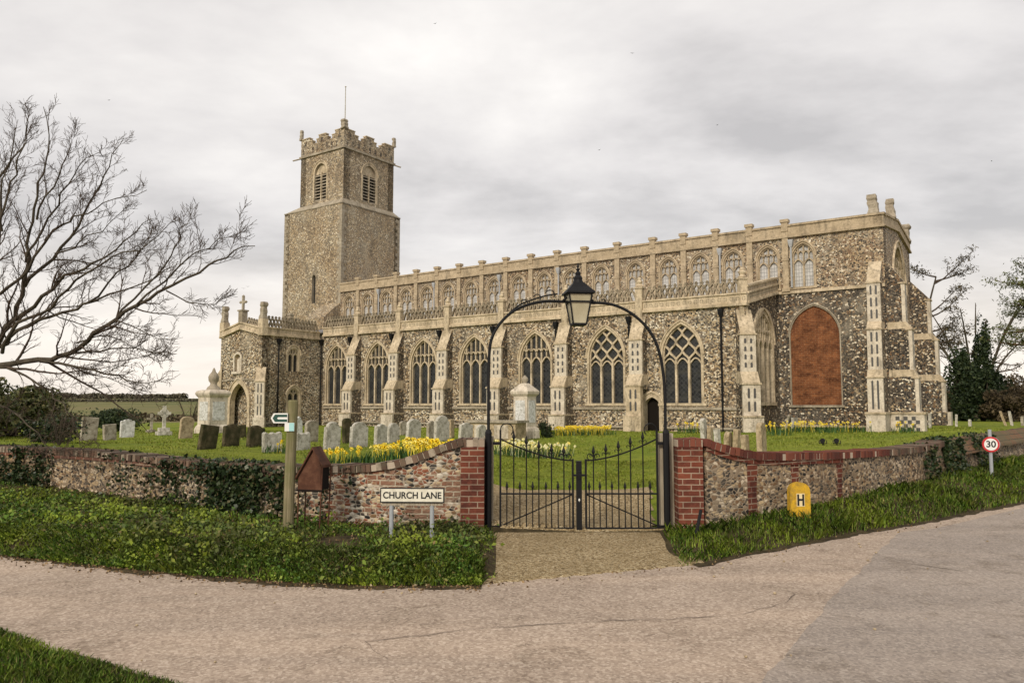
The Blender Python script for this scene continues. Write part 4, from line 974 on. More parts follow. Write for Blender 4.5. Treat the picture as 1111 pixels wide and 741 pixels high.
for k_, (x, y, z, zb) in enumerate(PF_):
    nx_, ny_ = normal2(PF_, k_); j = .03*noise.noise(Vector((x*2, y*2, 0)))
    rows.append([(x-nx_*.27, y-ny_*.27, z-.33+j), (x-nx_*.25, y-ny_*.25, z-.27+j), (x, y, z+j), (x+nx_*.25, y+ny_*.25, z-.27+j), (x+nx_*.27, y+ny_*.27, z-.33+j)])
b.grid(rows[::-1], 0, True); b.add(rows[0][::-1]); b.add(rows[-1])
k = NB('tile_coping', .9); uv = k.coord('UV'); q = k.n('ShaderNodeTexBrick'); q.inputs['Scale'].default_value = 1; q.inputs['Brick Width'].default_value = .16; q.inputs['Row Height'].default_value = .11; q.inputs['Mortar Size'].default_value = .008
q.inputs['Color1'].default_value = (.19, .085, .045, 1); q.inputs['Color2'].default_value = (.13, .1, .06, 1); q.inputs['Mortar'].default_value = (.04, .03, .02, 1); k.l(uv, q.inputs['Vector']); k.coord('Object')
M['tile'] = k.done(k.mix(k.val(k.noise(1.5, 5, .7), .42, .62, 0, .7), q.outputs['Color'], (.1, .09, .045))); k.bump(q.outputs['Fac'], -.6, .02)
b.build('tile_coping', M['tile'], w3)
# collapsed stub of flint leaning against the lane wall
p = pt(1022, 507, 15.0); b = MB(); rows = []
for i in range(7):
    t = i/6; r = .27*(1-t*.55)
    rows.append([(p.x-.1+.25*(1-t)*1.0+r*math.cos(a)*(1+.2*noise.noise(Vector((a, t*3, 1)))), p.y+.15-.1*t+r*.8*math.sin(a), .25+.62*t) for a in [math.pi/5*k_ for k_ in range(10)]])
b.grid(rows, 0, True); b.add(rows[-1]); tag(b.build('wall_buttress', M['flint_wall']), 'small leaning flint buttress at the foot of the lane wall, half sunk in grass', 'buttress')

# ------------------------------------------------------------------ GATE
IRON = M['black_iron']
def g3(u, v, D=GD): return pt(u, v, D)
def scroll(b, c, r, a0, a1, n=14, rad=.006, shrink=.45, D=GD):
    cx_, cz_ = c; b.tube([(cx_+r*(1-(1-shrink)*t)*math.cos(a0+(a1-a0)*t), D, cz_+r*(1-(1-shrink)*t)*math.sin(a0+(a1-a0)*t)) for t in [i/n for i in range(n+1)]], rad, 5)
def gate_leaf(hu, mu, tall, short, label, sgn):
    """hu: hinge stile, mu: meeting stile (pixel columns in the photograph)"""
    hx, mx_ = px(hu, GD), px(mu, GD); root = empty('gate', (hx, GD, .03)); tag(root, label, 'gate', 'pair of iron churchyard gates')
    def bld(b, n): return b.build(n, IRON, root, off=(hx, GD, .03))
    zb, zm = pt(0, 573, GD).z, pt(0, 535.5, GD).z
    def ztop(x):
        t = abs(x-hx)/abs(mx_-hx); return pt(0, 476, GD).z*(1-t)**1.7+pt(0, 499.5, GD).z*(1-(1-t)**1.7)
    b = MB(); b.box(hx-.013, hx+.013, GD-.013, GD+.013, .04, ztop(hx)+.12); b.box(mx_-.013, mx_+.013, GD-.013, GD+.013, zb, ztop(mx_)+.02)
    a, c = min(hx, mx_), max(hx, mx_)
    b.box(a, c, GD-.016, GD+.016, zb-.012, zb+.012); b.box(a, c, GD-.016, GD+.016, zm-.01, zm+.01)
    b.tube([(hx+(mx_-hx)*t, GD, ztop(hx+(mx_-hx)*t)) for t in [i/14 for i in range(15)]], .011, 6)
    bld(b, 'gate_frame')
    b = MB(); b.tube([(hx, GD+.012, zb+.03), (mx_, GD+.012, zm-.01)], .009, 6); bld(b, 'brace')
    for u in tall:
        x = px(u, GD); b = MB(); t = ztop(x); h = .13
        b.tube([(x, GD, zb), (x, GD, t+h-.05)], .0095, 6)
        b.lathe([(.008, 0), (.024, .035), (.02, .055), (.004, .12)], (x, GD, t+h-.06), 6)
        b.lathe([(.009, 0), (.018, .008), (.009, .016)], (x, GD, t+h-.075), 6)
        for s_ in (-1, 1): scroll(b, (x+s_*.034, t+.05), .026, math.pi/2+s_*math.pi/2, math.pi/2-s_*math.pi*.9, 8, .005)
        bld(b, 'tall_bar')
    for u in short:
        x = px(u, GD); b = MB(); b.tube([(x, GD, zb), (x, GD, zm+.07)], .0085, 6)
        b.lathe([(.007, 0), (.021, .03), (.017, .045), (.003, .105)], (x, GD, zm+.06), 6); b.lathe([(.008, 0), (.016, .007), (.008, .014)], (x, GD, zm+.05), 6); bld(b, 'short_bar')
    b = MB(); s_ = 1 if mx_ > hx else -1
    r = .085; zc = ztop(hx)+.12
    b.tube([(hx+s_*(r-r*math.cos(a_)), GD, zc+r*math.sin(a_)) for a_ in [math.pi*1.25*i/14 for i in range(15)]], .008, 5)
    for i in range(2): scroll(b, (mx_-s_*(.06+.1*i), ztop(mx_)+.055), .05, -math.pi/2, math.pi*1.1 if s_ > 0 else -math.pi*2.1, 12, .007)
    bld(b, 'scrollwork')
    b = MB()
    for z in (zb+.02, ztop(hx)-.06): b.box(min(hx-s_*.1, hx), max(hx-s_*.1, hx), GD-.02, GD+.02, z-.02, z+.02)
    bld(b, 'hinge')
gate_leaf(543, 621, [557.4, 571, 584.4, 598, 611.4], [550, 564, 577.7, 592, 605, 617.5], 'left leaf of the black iron gate, rising to the timber post at its left', 1)
gate_leaf(712, 635, [643.3, 656.7, 670.3, 683.3, 696.7], [638.5, 650, 663, 677, 691, 704], 'right leaf of the black iron gate, rising to the red brick pier', -1)
xc = px(627.5, GD); b = MB(); b.box(xc-.036, xc+.036, GD-.036, GD+.036, .03, pt(0, 500, GD).z)
gp_ = empty('gate_post', (xc, GD, 0)); tag(gp_, 'stout black meeting post between the two gate leaves on a stone foot', 'post')
b.build('post', IRON, gp_, off=(xc, GD, 0))
b = MB(); b.box(xc-.075, xc+.075, GD-.06, GD+.04, 0, .045); b.build('stone_foot', M['stone_grey'], gp_, off=(xc, GD, 0))
b = MB(); b.box(xc-.075, xc+.075, GD-.06, GD-.037, pt(0, 515, GD).z-.015, pt(0, 515, GD).z+.012); b.box(xc-.02, xc+.02, GD-.055, GD-.037, pt(0, 515, GD).z-.05, pt(0, 515, GD).z+.05); b.build('latch', IRON, gp_, off=(xc, GD, 0))
b = MB(); b.lathe([(.004, -.02), (.014, 0), (.004, .02)], (xc, GD-.04, pt(0, 542, GD).z), 8); b.build('keyhole_plate', M['white_paint'], gp_, off=(xc, GD, 0))
def timber_post(u0, u1, vt, vb, label, D):
    x0, x1 = px(u0, D), px(u1, D); zt = pt(0, vt, D).z; r = empty('timber_post', ((x0+x1)/2, D, 0)); b = MB(); rows = []
    for i in range(9):
        t = i/8; z = -.1+(zt+.1)*t; j = lambda s_: .008*noise.noise(Vector((z*3, s_, x0*5)))
        rows.append([(x0+j(0), D-.07+j(1), z), (x1+j(2), D-.07+j(3), z), (x1+j(4), D+.07, z), (x0+j(5), D+.07, z)])
    b.grid(rows, 0, True); b.add(rows[-1]); o = b.build('timber_post', M['timber'], off=((x0+x1)/2, D, 0), loc=((x0+x1)/2, D, 0)); bpy.data.objects.remove(r)
    tag(o, label, 'post', 'timber gate posts')
timber_post(525, 535.5, 473, 578, 'grey weathered timber post beside the left brick pier', GD+.13)
timber_post(713, 728.5, 470, 574, 'grey weathered timber post beside the right brick pier, wider of the two', GD+.13)
# overthrow arch
ar_ = empty('gate_arch', (px(627, GD), GD-.05, 0)); tag(ar_, 'tall slender black iron arch over the gate carrying the lantern', 'arch')
AO = (px(627, GD), GD-.05, 0)
def arcpts(L): return [pt(u, v, GD-.05) for u, v in L]
def smooth_curve(L, n=5):
    o = []; L = [L[0]]+L+[L[-1]]
    for i in range(1, len(L)-2):
        p0, p1, p2, p3 = map(Vector, L[i-1:i+3])
        for k_ in range(n):
            t = k_/n; o.append(.5*((2*p1)+(p2-p0)*t+(2*p0-5*p1+4*p2-p3)*t*t+(3*p1-p0-3*p2+p3)*t**3))
    o.append(Vector(L[-2])); return o
Lp = smooth_curve(arcpts([(530, 480), (530, 420), (530.5, 390), (533, 369), (541, 353), (555, 339), (572, 331), (592, 327), (612, 327.5)]))
Rp = smooth_curve(arcpts([(643, 328.5), (662, 330), (680, 337), (697, 350), (709, 366), (716, 385), (719.5, 405), (721.5, 430), (722, 480)]))
for P_, u in ((Lp, 530), (Rp, 722)):
    b = MB(); z = pt(0, 470, GD-.05).z; b.tube([(px(u, GD-.05), GD-.05, -.05), (px(u, GD-.05), GD-.05, z)], .045, 10); b.tube([(px(u, GD-.05), GD-.05, z), (px(u, GD-.05), GD-.05, z+.05)], [.05, .03], 10); b.build('arch_post', IRON, ar_, off=AO)
    b = MB(); b.tube(P_, .021, 8); b.build('arch_bar', IRON, ar_, off=AO)
b = MB(); b.tube([pt(612, 327.5, GD-.05), pt(620, 328, GD-.05)], .018, 6); b.tube([pt(636, 328, GD-.05), pt(643, 328.5, GD-.05)], .018, 6)
P2 = smooth_curve(arcpts([(548, 344), (562, 332), (577, 325.5), (592, 321), (605, 319)])); b.tube(P2, .011, 6)
for u, v, r in ((569, 329, .05), (583, 323.5, .055), (597, 320, .07), (655, 327, .03)): scroll(b, (pt(u, v, GD-.05).x, pt(u, v, GD-.05).z), r, math.pi*.9, -math.pi*.2, 12, .008, .8, GD-.05)
b.build('scrollwork', IRON, ar_, off=AO)
# lantern
lc = pt(627.5, 352, GD-.05); LZ = lc.z; sc_ = GD/FPX
ln = empty('lantern', (lc.x, GD-.05, LZ), R_(8)); tag(ln, 'black four-sided tapering lantern with milky panes hung at the crown of the iron arch', 'lantern')
wb, wt, hb = 7.3*sc_, 12.6*sc_, 32.5*sc_
b = MB()
for sx in (-1, 1):
    for sy in (-1, 1): b.tube([(sx*wb, sy*wb, 0), (sx*wt, sy*wt, hb)], .0115, 4)
for z, w_ in ((0, wb), (hb*.73, wb+(wt-wb)*.73), (hb, wt)):
    for s_ in (-1, 1): b.box(-w_, w_, s_*w_-.01, s_*w_+.01, z-.011, z+.011); b.box(s_*w_-.01, s_*w_+.01, -w_, w_, z-.011, z+.011)
b.box(-wb, wb, -wb, wb, -.02, .0)
for s_ in (-1, 1): b.tube([(s_*wt, 0, hb*.9), (s_*wt*1.35, 0, hb*.78)], .016, 6)
b.build('frame', IRON, ln)
b = MB(); f1 = .93
for s_ in (-1, 1):
    b.add([(-wb*f1, s_*wb*f1, .01), (wb*f1, s_*wb*f1, .01), (wt*f1, s_*wt*f1, hb-.01), (-wt*f1, s_*wt*f1, hb-.01)]); b.add([(s_*wb*f1, -wb*f1, .01), (s_*wb*f1, wb*f1, .01), (s_*wt*f1, wt*f1, hb-.01), (s_*wt*f1, -wt*f1, hb-.01)])
b.build('pane', M['lamp_glass'], ln)
b = MB(); b.lathe([(wt*1.22, hb+.005), (wt*1.2, hb+.03), (wt*.75, hb+.1), (wt*.46, hb+.16)], (0, 0, 0), 4, sq=True); b.lathe([(wt*.5, hb+.15), (wt*.38, hb+.2), (wt*.4, hb+.23), (wt*.22, hb+.27), (wt*.26, hb+.29), (wt*.1, hb+.33)], (0, 0, 0), 12)
b.build('roof', IRON, ln)
b = MB(); b.lathe([(.012, hb+.32), (.03, hb+.345), (.01, hb+.37), (.018, hb+.385), (.003, hb+.44)], (0, 0, 0), 8); b.build('finial', IRON, ln)

# ------------------------------------------------------------------ SIGNS AND POSTS
def text_mesh(s, size, mat, name='lettering', ext=.0):
    c = bpy.data.curves.new(name, 'FONT'); c.body = s; c.size = size; c.align_x = 'CENTER'; c.align_y = 'CENTER'; c.extrude = ext; c.offset = size*.025
    t = bpy.data.objects.new('tmp_text', c); COL.objects.link(t); dg = bpy.context.evaluated_depsgraph_get(); dg.update()
    me = bpy.data.meshes.new_from_object(t.evaluated_get(dg)); bpy.data.objects.remove(t); bpy.data.curves.remove(c)
    me.materials.clear(); me.materials.append(mat); return me
# street nameplate
D = 9.3; c = pt(447.5, 537, D); sg = empty('street_sign', (c.x, D, gz(c.x, D)), R_(-3)); tag(sg, 'white street nameplate reading CHURCH LANE on two grey posts in the bank', 'street sign')
zs = c.z-sg.location.z; hw, hh = 34.6*D/FPX, 7.9*D/FPX
b = MB(); b.box(-hw, hw, -.02, .0, zs-hh, zs+hh); b.build('border', M['black_paint'], sg)
b = MB(); b.box(-hw+.014, hw-.014, -.024, -.019, zs-hh+.014, zs+hh-.014); b.build('plate', M['cream_paint'], sg)
tm = text_mesh('CHURCH LANE', .125, M['black_paint']); o = link('lettering', tm, sg, (0, -.0265, zs-.003)); o.rotation_euler = (math.pi/2, 0, 0)
bb_ = [v.co.x for v in tm.vertices]; kx = (hw*2-.07)/(max(bb_)-min(bb_)); o.scale = (kx, kx*1.05 if kx < 1.3 else 1.2, 1)
for u in (425.5, 469.5):
    x = px(u, D)-c.x; b = MB(); b.tube([(x, .025, -.35), (x, .025, zs+hh*.6)], .026, 10); b.build('post', M['steel'], sg)
b = MB(); b.box(-hw+.02, hw-.02, 0, .02, zs-hh-.035, zs-hh+.002); b.build('bracket', M['timber'], sg)
# footpath post
D = 9.75; c = pt(313.5, 565, D); fp = empty('footpath_post', (c.x, D, gz(c.x, D)), 0); tag(fp, 'thick round mossy timber footpath post with a green arrow board', 'signpost'); zt = pt(314, 434, D).z-fp.location.z
b = MB(); b.tube([(-.012, 0, -.3), (0, 0, zt*.5), (.018, 0, zt-.02), (.018, 0, zt)], [.068, .066, .064, .055], 14); b.build('post', M['timber_moss'], fp)
z = pt(0, 453.5, D).z-fp.location.z; b = MB(); s1 = D/FPX
P_ = [(-20*s1, 0), (-17*s1, 5.3*s1), (-2*s1, 5.3*s1), (-2*s1, -5.3*s1), (-17*s1, -5.3*s1)]
def slab(b, P_, y0, y1, z, x=0):
    b.add([(x+a, y0, z+e_) for a, e_ in P_]); b.add([(x+a, y1, z+e_) for a, e_ in P_[::-1]])
    for (a, e_), (a2, e2) in zip(P_, P_[1:]+P_[:1]): b.add([(x+a, y0, z+e_), (x+a2, y0, z+e2), (x+a2, y1, z+e2), (x+a, y1, z+e_)])
slab(b, P_, -.085, -.065, z); ab = b.build('arrow_board', M['white_paint'], fp)
b = MB(); slab(b, [(-18*s1, 0), (-15.5*s1, 3.9*s1), (-2.5*s1, 3.9*s1), (-2.5*s1, 1.2*s1), (-12*s1, 1.2*s1), (-13.4*s1, 0), (-12*s1, -1.2*s1), (-2.5*s1, -1.2*s1), (-2.5*s1, -3.9*s1), (-15.5*s1, -3.9*s1)], -.088, -.084, z); b.build('arrow', M['green_paint'], ab)
z2 = pt(0, 463, D).z-fp.location.z; b = MB(); b.box(-.058, .062, -.083, -.07, z2-.052, z2+.052); tg = b.build('waymark', M['white_paint'], fp); b = MB(); b.box(.0, .06, -.087, -.082, z2-.05, z2+.05); b.build('waymark_panel', M['teal_sticker'], tg)
# old gabled box on legs
D = 9.75; c = pt(337, 553, D); nb_ = empty('notice_board', (c.x, D, gz(c.x, D)), R_(-14)); tag(nb_, 'rusty brown gabled board on thin metal legs leaning beside the footpath post', 'notice board'); gzz = nb_.location.z
def zz_(v): return pt(0, v, D).z-gzz
b = MB(); slab(b, [(-.17, zz_(531)), (.14, zz_(531)), (.14, zz_(506)), (.04, zz_(488)), (-.17, zz_(519))], -.02, .0, 0); b.build('panel', M['rust'], nb_)
b = MB()
for P_ in ([(.03, zz_(487)), (-.2, zz_(520.5)), (-.2, zz_(518)), (.03, zz_(484.5))], [(.03, zz_(487)), (.175, zz_(507)), (.175, zz_(504)), (.03, zz_(484.5))]): slab(b, P_, -.05, .18, 0)
b.build('roof', M['rust'], nb_)
b = MB(); b.box(.14, .155, 0, .17, zz_(531), zz_(507)); b.box(-.19, .17, -.03, -.012, zz_(533), zz_(531)); b.build('side_panel', M['shadow_wood'], nb_)
for x, y in ((-.17, -.01), (.13, -.02), (.15, .17), (-.17, .17)): b = MB(); b.tube([(x, y, -.2), (x+(.03 if x > 0 else 0), y, zz_(506 if x > 0 else 521))], .009, 6); b.build('leg', M['rust'], nb_)
# hydrant marker
D = 10.8; c = pt(867, 553, D); hm = empty('hydrant_marker', (c.x, D, gz(c.x, D)), R_(6)); tag(hm, 'short yellow concrete hydrant marker with a black H, standing in the verge grass', 'marker post'); gzz = hm.location.z
zt = pt(0, 523, D).z-gzz; w_ = 11.2*D/FPX; P_ = [(-w_, -.25), (w_, -.25)]+[(w_*math.cos(a), zt-w_*.95+w_*.95*math.sin(a)**.8 if a not in (0, math.pi) else zt-w_*.95) for a in [math.pi*i/10 for i in range(11)]]
b = MB(); slab(b, P_, -.05, .05, 0); b.build('slab', M['yellow'], hm)
zc = pt(0, 541.5, D).z-gzz; b = MB(); b.box(-.058, .058, -.056, -.049, zc-.092, zc+.085); b.build('panel', NB('pale_yellow', .6).done((.74, .62, .36)), hm)
b = MB()
for x in (-.036, .036): b.box(x-.013, x+.013, -.06, -.055, zc-.08, zc+.075)
b.box(-.03, .03, -.0595, -.055, zc-.014, zc+.014); b.build('letter', M['black_paint'], hm)
# speed sign
D = 15.6; c = pt(1076.5, 517, D); sp = empty('speed_sign', (c.x, D, gz(c.x, D)), R_(-20)); tag(sp, 'round white 30 speed limit sign with red ring on a grey pole', 'road sign'); gzz = sp.location.z; s1 = D/FPX
b = MB(); b.tube([(0, .03, -.3), (0, .03, pt(0, 466, D).z-gzz)], .034, 10); b.build('pole', M['steel'], sp)
zc = pt(0, 482, D).z-gzz
def disc(r, y0, y1, mat, name, x=0):
    b = MB(); b.tube([(x, y0, zc), (x, y1, zc)], r, 28); b.build(name, mat, sp)
disc(8.2*s1, -.03, -.012, M['red_paint'], 'ring'); disc(6.4*s1, -.034, -.029, M['white_paint'], 'face'); disc(8.0*s1, .075, .09, M['steel'], 'rear_disc', .035)
tm = text_mesh('30', 9.5*s1, M['black_paint']); o = link('numerals', tm, sp, (0, -.0365, zc)); o.rotation_euler = (math.pi/2, 0, 0)
# leaning stake
p0, p1 = pt(754.5, 584, 9.7), pt(760.5, 553, 9.8); b = MB(); b.tube([p0-(p1-p0)*.3, p1], [.022, .02], 8); tag(b.build('stake', M['black_iron']), 'short black metal stake leaning at the foot of the right brick pier', 'stake')
# two black floodlights on the lawn
for u, lab in ((893, 'left one of two small black floodlights on the lawn behind the right wall'), (908, 'right one of two small black floodlights on the lawn behind the right wall')):
    p = hit(u, 483); f0 = empty('floodlight', p, R_(-30)); tag(f0, lab, 'floodlight', 'floodlights on the lawn')
    b = MB(); b.tube([(0, -.1, .12), (0, .02, .12), (0, .1, .11)], [.065, .06, .03], 14); b.build('lamp_head', M['black_iron'], f0)
    b = MB(); b.tube([(0, 0, -.05), (0, 0, .08)], .02, 8); b.box(-.1, -.085, -.02, .02, .04, .13); b.box(.085, .1, -.02, .02, .04, .13); b.box(-.1, .1, -.02, .02, .04, .06); b.build('bracket', M['black_iron'], f0)

# ------------------------------------------------------------------ GRAVESTONES
# faces stand across the church axis, so they look broad at the left and edge-on at the right
def head(shape, w, h):
    o = [(-w, -.25), (w, -.25)]
    if shape == 'flat': top = [(w, h), (-w, h)]
    elif shape == 'round': top = [(w*math.cos(a), h-w*.6+w*.6*math.sin(a)) for a in [math.pi*i/10 for i in range(11)]]
    elif shape == 'ogee': top = [(w, h*.86), (w*.86, h*.9), (w*.6, h*.9), (w*.42, h*.97), (0, h), (-w*.42, h*.97), (-w*.6, h*.9), (-w*.86, h*.9), (-w, h*.86)]
    elif shape == 'scallop': top = [(w, h*.93), (w*.85, h), (w*.62, h*.97), (w*.48, h*.92), (w*.2, h*.94), (0, h*.99), (-w*.2, h*.94), (-w*.48, h*.92), (-w*.62, h*.97), (-w*.85, h), (-w, h*.93)]
    elif shape == 'shoulder': top = [(w, h*.8), (w*.8, h*.8)]+[(w*.8*math.cos(a), h*.8+h*.2*math.sin(a)) for a in [math.pi*i/8 for i in range(1, 8)]]+[(-w*.8, h*.8), (-w, h*.8)]
    elif shape == 'point': top = [(w, h*.78), (w*.5, h*.93), (0, h), (-w*.5, h*.93), (-w, h*.78)]
    return o+top
def gravestone(u, vb, vt, wpx, shape, mat, label, tilt=0, lean=0, D=None, group='gravestones in the churchyard', turn=0):
    p = hit(u, vb) if D is None else Vector((px(u, D), D, gz(px(u, D), D)))
    th = math.atan2(p.x, p.y); view = YAW-th; s_ = max(.25, abs(math.sin(view)))
    s1 = p.y/FPX; h = max(.3, (vb-vt)*s1); t = .1; w_ = max(.2, (wpx*s1-t*abs(math.cos(view)))/s_)/2; w_ = min(w_, .48)
    b = MB(); P_ = head(shape, w_, h); pts_f, pts_b = [], []
    for x, z in P_:
        j = .012*noise.noise(Vector((x*6+u, z*6, 2)))
        pts_f.append((x+j, -t/2, z+j)); pts_b.append((x+j, t/2, z+j))
    e_ = .012
    b.add([(x*.97, y-e_, z-(.02 if z > 0 else 0)) for x, y, z in pts_f]); b.add([(x*.97, y+e_, z-(.02 if z > 0 else 0)) for x, y, z in pts_b][::-1])
    n = len(P_)
    for i in range(n):
        k_ = (i+1) % n; f_, f2, g_, g2 = pts_f[i], pts_f[k_], pts_b[i], pts_b[k_]
        ff = (f_[0]*.97, f_[1]-e_, f_[2]-(.02 if f_[2] > 0 else 0)); ff2 = (f2[0]*.97, f2[1]-e_, f2[2]-(.02 if f2[2] > 0 else 0)); gg = (g_[0]*.97, g_[1]+e_, g_[2]-(.02 if g_[2] > 0 else 0)); gg2 = (g2[0]*.97, g2[1]+e_, g2[2]-(.02 if g2[2] > 0 else 0))
        b.add([ff, f_, f2, ff2]); b.add([f_, g_, g2, f2]); b.add([g_, gg, gg2, g2])
    # face normal towards east of the church plan
    rz = -YAW+R_(90)+R_(turn)+.09*math.sin(u*7.3); tilt += 2.2*math.sin(u*3.1); lean += 2.5*math.sin(u*5.7)
    o = b.build('gravestone', M[mat], loc=p, rz=rz); o.rotation_euler = (R_(lean), R_(tilt), rz); return tag(o, label, 'gravestone', group)
GS = [
 (95.5, 478, 453, 16.5, 'flat', 'grave_mid', 'broad square grey-brown gravestone under the bare branches, leftmost of the pale stones', 3, 0),
 (119, 477.5, 460.5, 13.5, 'flat', 'grave_mid', 'small square brown gravestone beside the leftmost broad one', -1, 0),
 (137.5, 474.5, 455, 14, 'ogee', 'grave_white', 'bright white shaped gravestone by the bare tree twigs', 4, 0),
 (201, 475.5, 452, 14, 'round', 'grave_tan', 'round-topped tan gravestone with dark foot, left of the tall pedestal tomb', 2, 0),
 (224, 487.5, 461.5, 20, 'flat', 'grave_dark', 'dark mossy gravestone leaning right, leftmost of the three blackened ones', 7, 0),
 (250, 484, 460, 18, 'ogee', 'grave_dark', 'dark mossy gravestone in front of the porch doorway, middle of the three blackened ones', 4, 0),
 (276.5, 485, 461.5, 19, 'ogee', 'grave_dark', 'dark mossy gravestone rightmost of the three blackened ones, left of the wide pale one', 5, 0),
 (263, 475, 461, 8, 'flat', 'grave_dark', 'narrow dark gravestone standing behind the three blackened ones', 0, 0),
 (295, 490, 469, 20, 'scallop', 'grave_light', 'low wide pale gravestone with scalloped top just left of the footpath post', 0, 0),
 (328, 488, 469.5, 17, 'scallop', 'grave_light', 'low pale gravestone with wavy top just right of the footpath post', 0, 0),
 (337.5, 479.5, 456, 15, 'round', 'grave_mid', 'taller rounded grey gravestone behind the low wavy one by the footpath post', 0, 0),
 (324, 472, 452, 8, 'point', 'grave_white', 'slim white pointed gravestone seen right of the footpath sign', 0, 0),
 (359.5, 487, 458, 17, 'shoulder', 'grave_light', 'ornate pale shouldered gravestone with a worn rounded head above the gabled board', 0, 0),
 (376.5, 481, 454, 10, 'round', 'grave_dark', 'dark moss-covered gravestone between two pale ones', 0, 0),
 (389, 485, 458, 19, 'shoulder', 'grave_light', 'broad pale round-shouldered gravestone leaning right beside the dark mossy one', 4, 0),
 (412.5, 483, 460, 14.5, 'ogee', 'grave_light', 'pale gravestone with shaped top, left of a touching pair', 0, 0),
 (426.5, 480.5, 459, 13.5, 'shoulder', 'grave_light', 'pale gravestone, right of a touching pair', 0, 0),
 (437, 472, 457, 8, 'round', 'grave_mid', 'small round gravestone behind the touching pair', 0, 0),
 (448, 481, 455, 16, 'round', 'grave_light', 'tall pale round-topped gravestone rising behind the daffodils', 2, 0),
 (467.5, 476, 456.5, 10, 'ogee', 'grave_mid', 'grey gravestone half hidden by the broad tall one at its right', 0, 0),
 (479, 479, 451.5, 16.5, 'shoulder', 'grave_light', 'tallest broad pale gravestone with domed head behind the sweep of the wall', 0, 0),
 (490, 475, 455, 6, 'flat', 'grave_tan', 'thin tan gravestone just behind the tallest domed one', 0, 0),
 (505, 475, 454, 14, 'ogee', 'grave_light', 'pale pointed-shoulder gravestone directly above the left brick pier', 0, 0),
 (522.5, 475, 455.6, 11, 'round', 'grave_light', 'pale gravestone beside the left arch post', 0, 0),
 (763.5, 480, 452, 7, 'round', 'grave_light', 'tall thin gravestone edge-on, leftmost of the row behind the right pier', 0, 0),
 (769.5, 480, 462, 4, 'flat', 'grave_tan', 'small narrow gravestone second from left behind the right pier', 0, 0),
 (778, 484, 464, 5, 'flat', 'grave_light', 'slim gravestone edge-on, third from left behind the dipping wall', 0, 0),
 (788.5, 489, 462.7, 9, 'round', 'grave_tan', 'thick weathered gravestone with knobbly top, fourth from left behind the right wall', 0, 0),
 (797.5, 490, 462, 5, 'flat', 'grave_tan', 'leaning edge-on gravestone just right of the thick knobbly one', 0, 3),
 (808, 490, 464, 6.5, 'flat', 'grave_tan', 'tan edge-on gravestone second from right in the row behind the right wall', 0, -2),
 (825.5, 491, 454, 10.5, 'round', 'grave_tan', 'tall round-headed gravestone with ribbed edge, rightmost of the row behind the right wall', 0, 0),
 (852.5, 462, 444, 5, 'round', 'grave_mid', 'leaning gravestone slab against the chancel wall beneath the east aisle window', 0, 12),
 (861.5, 458, 444, 6, 'flat', 'grave_light', 'upright pale slab against the chancel wall left of the brick panel', 0, 0),
 (1008, 464.5, 449, 6, 'flat', 'grave_light', 'pale slab standing at the foot of the far east buttress', 0, 0),
 (1036.5, 468, 455, 3, 'flat', 'grave_light', 'thin upright gravestone alone beside the dark yews', 0, 0),
 (1051.5, 467, 460, 3.5, 'round', 'grave_light', 'tiny stub of a gravestone in front of the dark yew', 0, 0),
 (1090, 465, 449, 4, 'flat', 'grave_tan', 'leaning gravestone behind the lane wall, left of the leaning pair', 0, -14),
 (1097, 465, 449.5, 4, 'flat', 'grave_light', 'leaning gravestone behind the lane wall, right of the leaning pair', 0, -10),
 (1108.5, 464, 454, 5, 'flat', 'grave_mid', 'small gravestone at the far right edge above the lane wall', 0, 0)]
for g in GS:
    u = g[0]; Dd = None
    if 498 <= u <= 530: Dd = 27
    elif 755 < u < 772: Dd = 24
    elif 772 < u < 783: Dd = 21.5
    elif 783 < u < 800: Dd = 19
    elif 800 < u < 830: Dd = 18
    elif 850 < u < 870: Dd = 39.5
    elif 1005 < u < 1010: Dd = 41
    elif u > 1030: Dd = 42
    gravestone(u, g[1], g[2], g[3], g[4], g[5], g[6], g[7], g[8], Dd)
def cross_grave(u, vb, vt, wpx, mat, label, base):
    p = hit(u, vb); s1 = p.y/FPX; h = (vb-vt)*s1; w_ = wpx*s1/2; r = empty('cross_gravestone', p, -YAW+R_(90)+R_(-15)); tag(r, label, 'gravestone', 'stone crosses')
    b = MB(); b.box(-w_*.24, w_*.24, -.06, .06, base, h); zc = h*.74; b.box(-w_, w_, -.06, .06, zc-w_*.24, zc+w_*.24); b.build('cross', M[mat], r)
    b = MB()
    for i in range(2): b.box(-w_*(1.1-.3*i), w_*(1.1-.3*i), -.22+.06*i, .22-.06*i, -.1 if i == 0 else base*.5*i, base*.5*(i+1))
    b.build('stepped_base', M[mat], r)
    if wpx > 9:
        b = MB(); R1 = w_*.72; b.grid([[(R1*k_*math.cos(a), y, zc+R1*k_*math.sin(a)) for k_, y in ((1, -.045), (1, .045), (.72, .045), (.72, -.045))] for a in [2*math.pi*i/20 for i in range(21)]], 0, True); b.build('ring', M[mat], r)
cross_grave(164, 469, 449, 9, 'grave_mid', 'plain grey stone cross, left of the two crosses', .12)
cross_grave(177.5, 472, 440.5, 13, 'grave_light', 'taller pale ringed stone cross on a stepped base, right of the two crosses', .3)
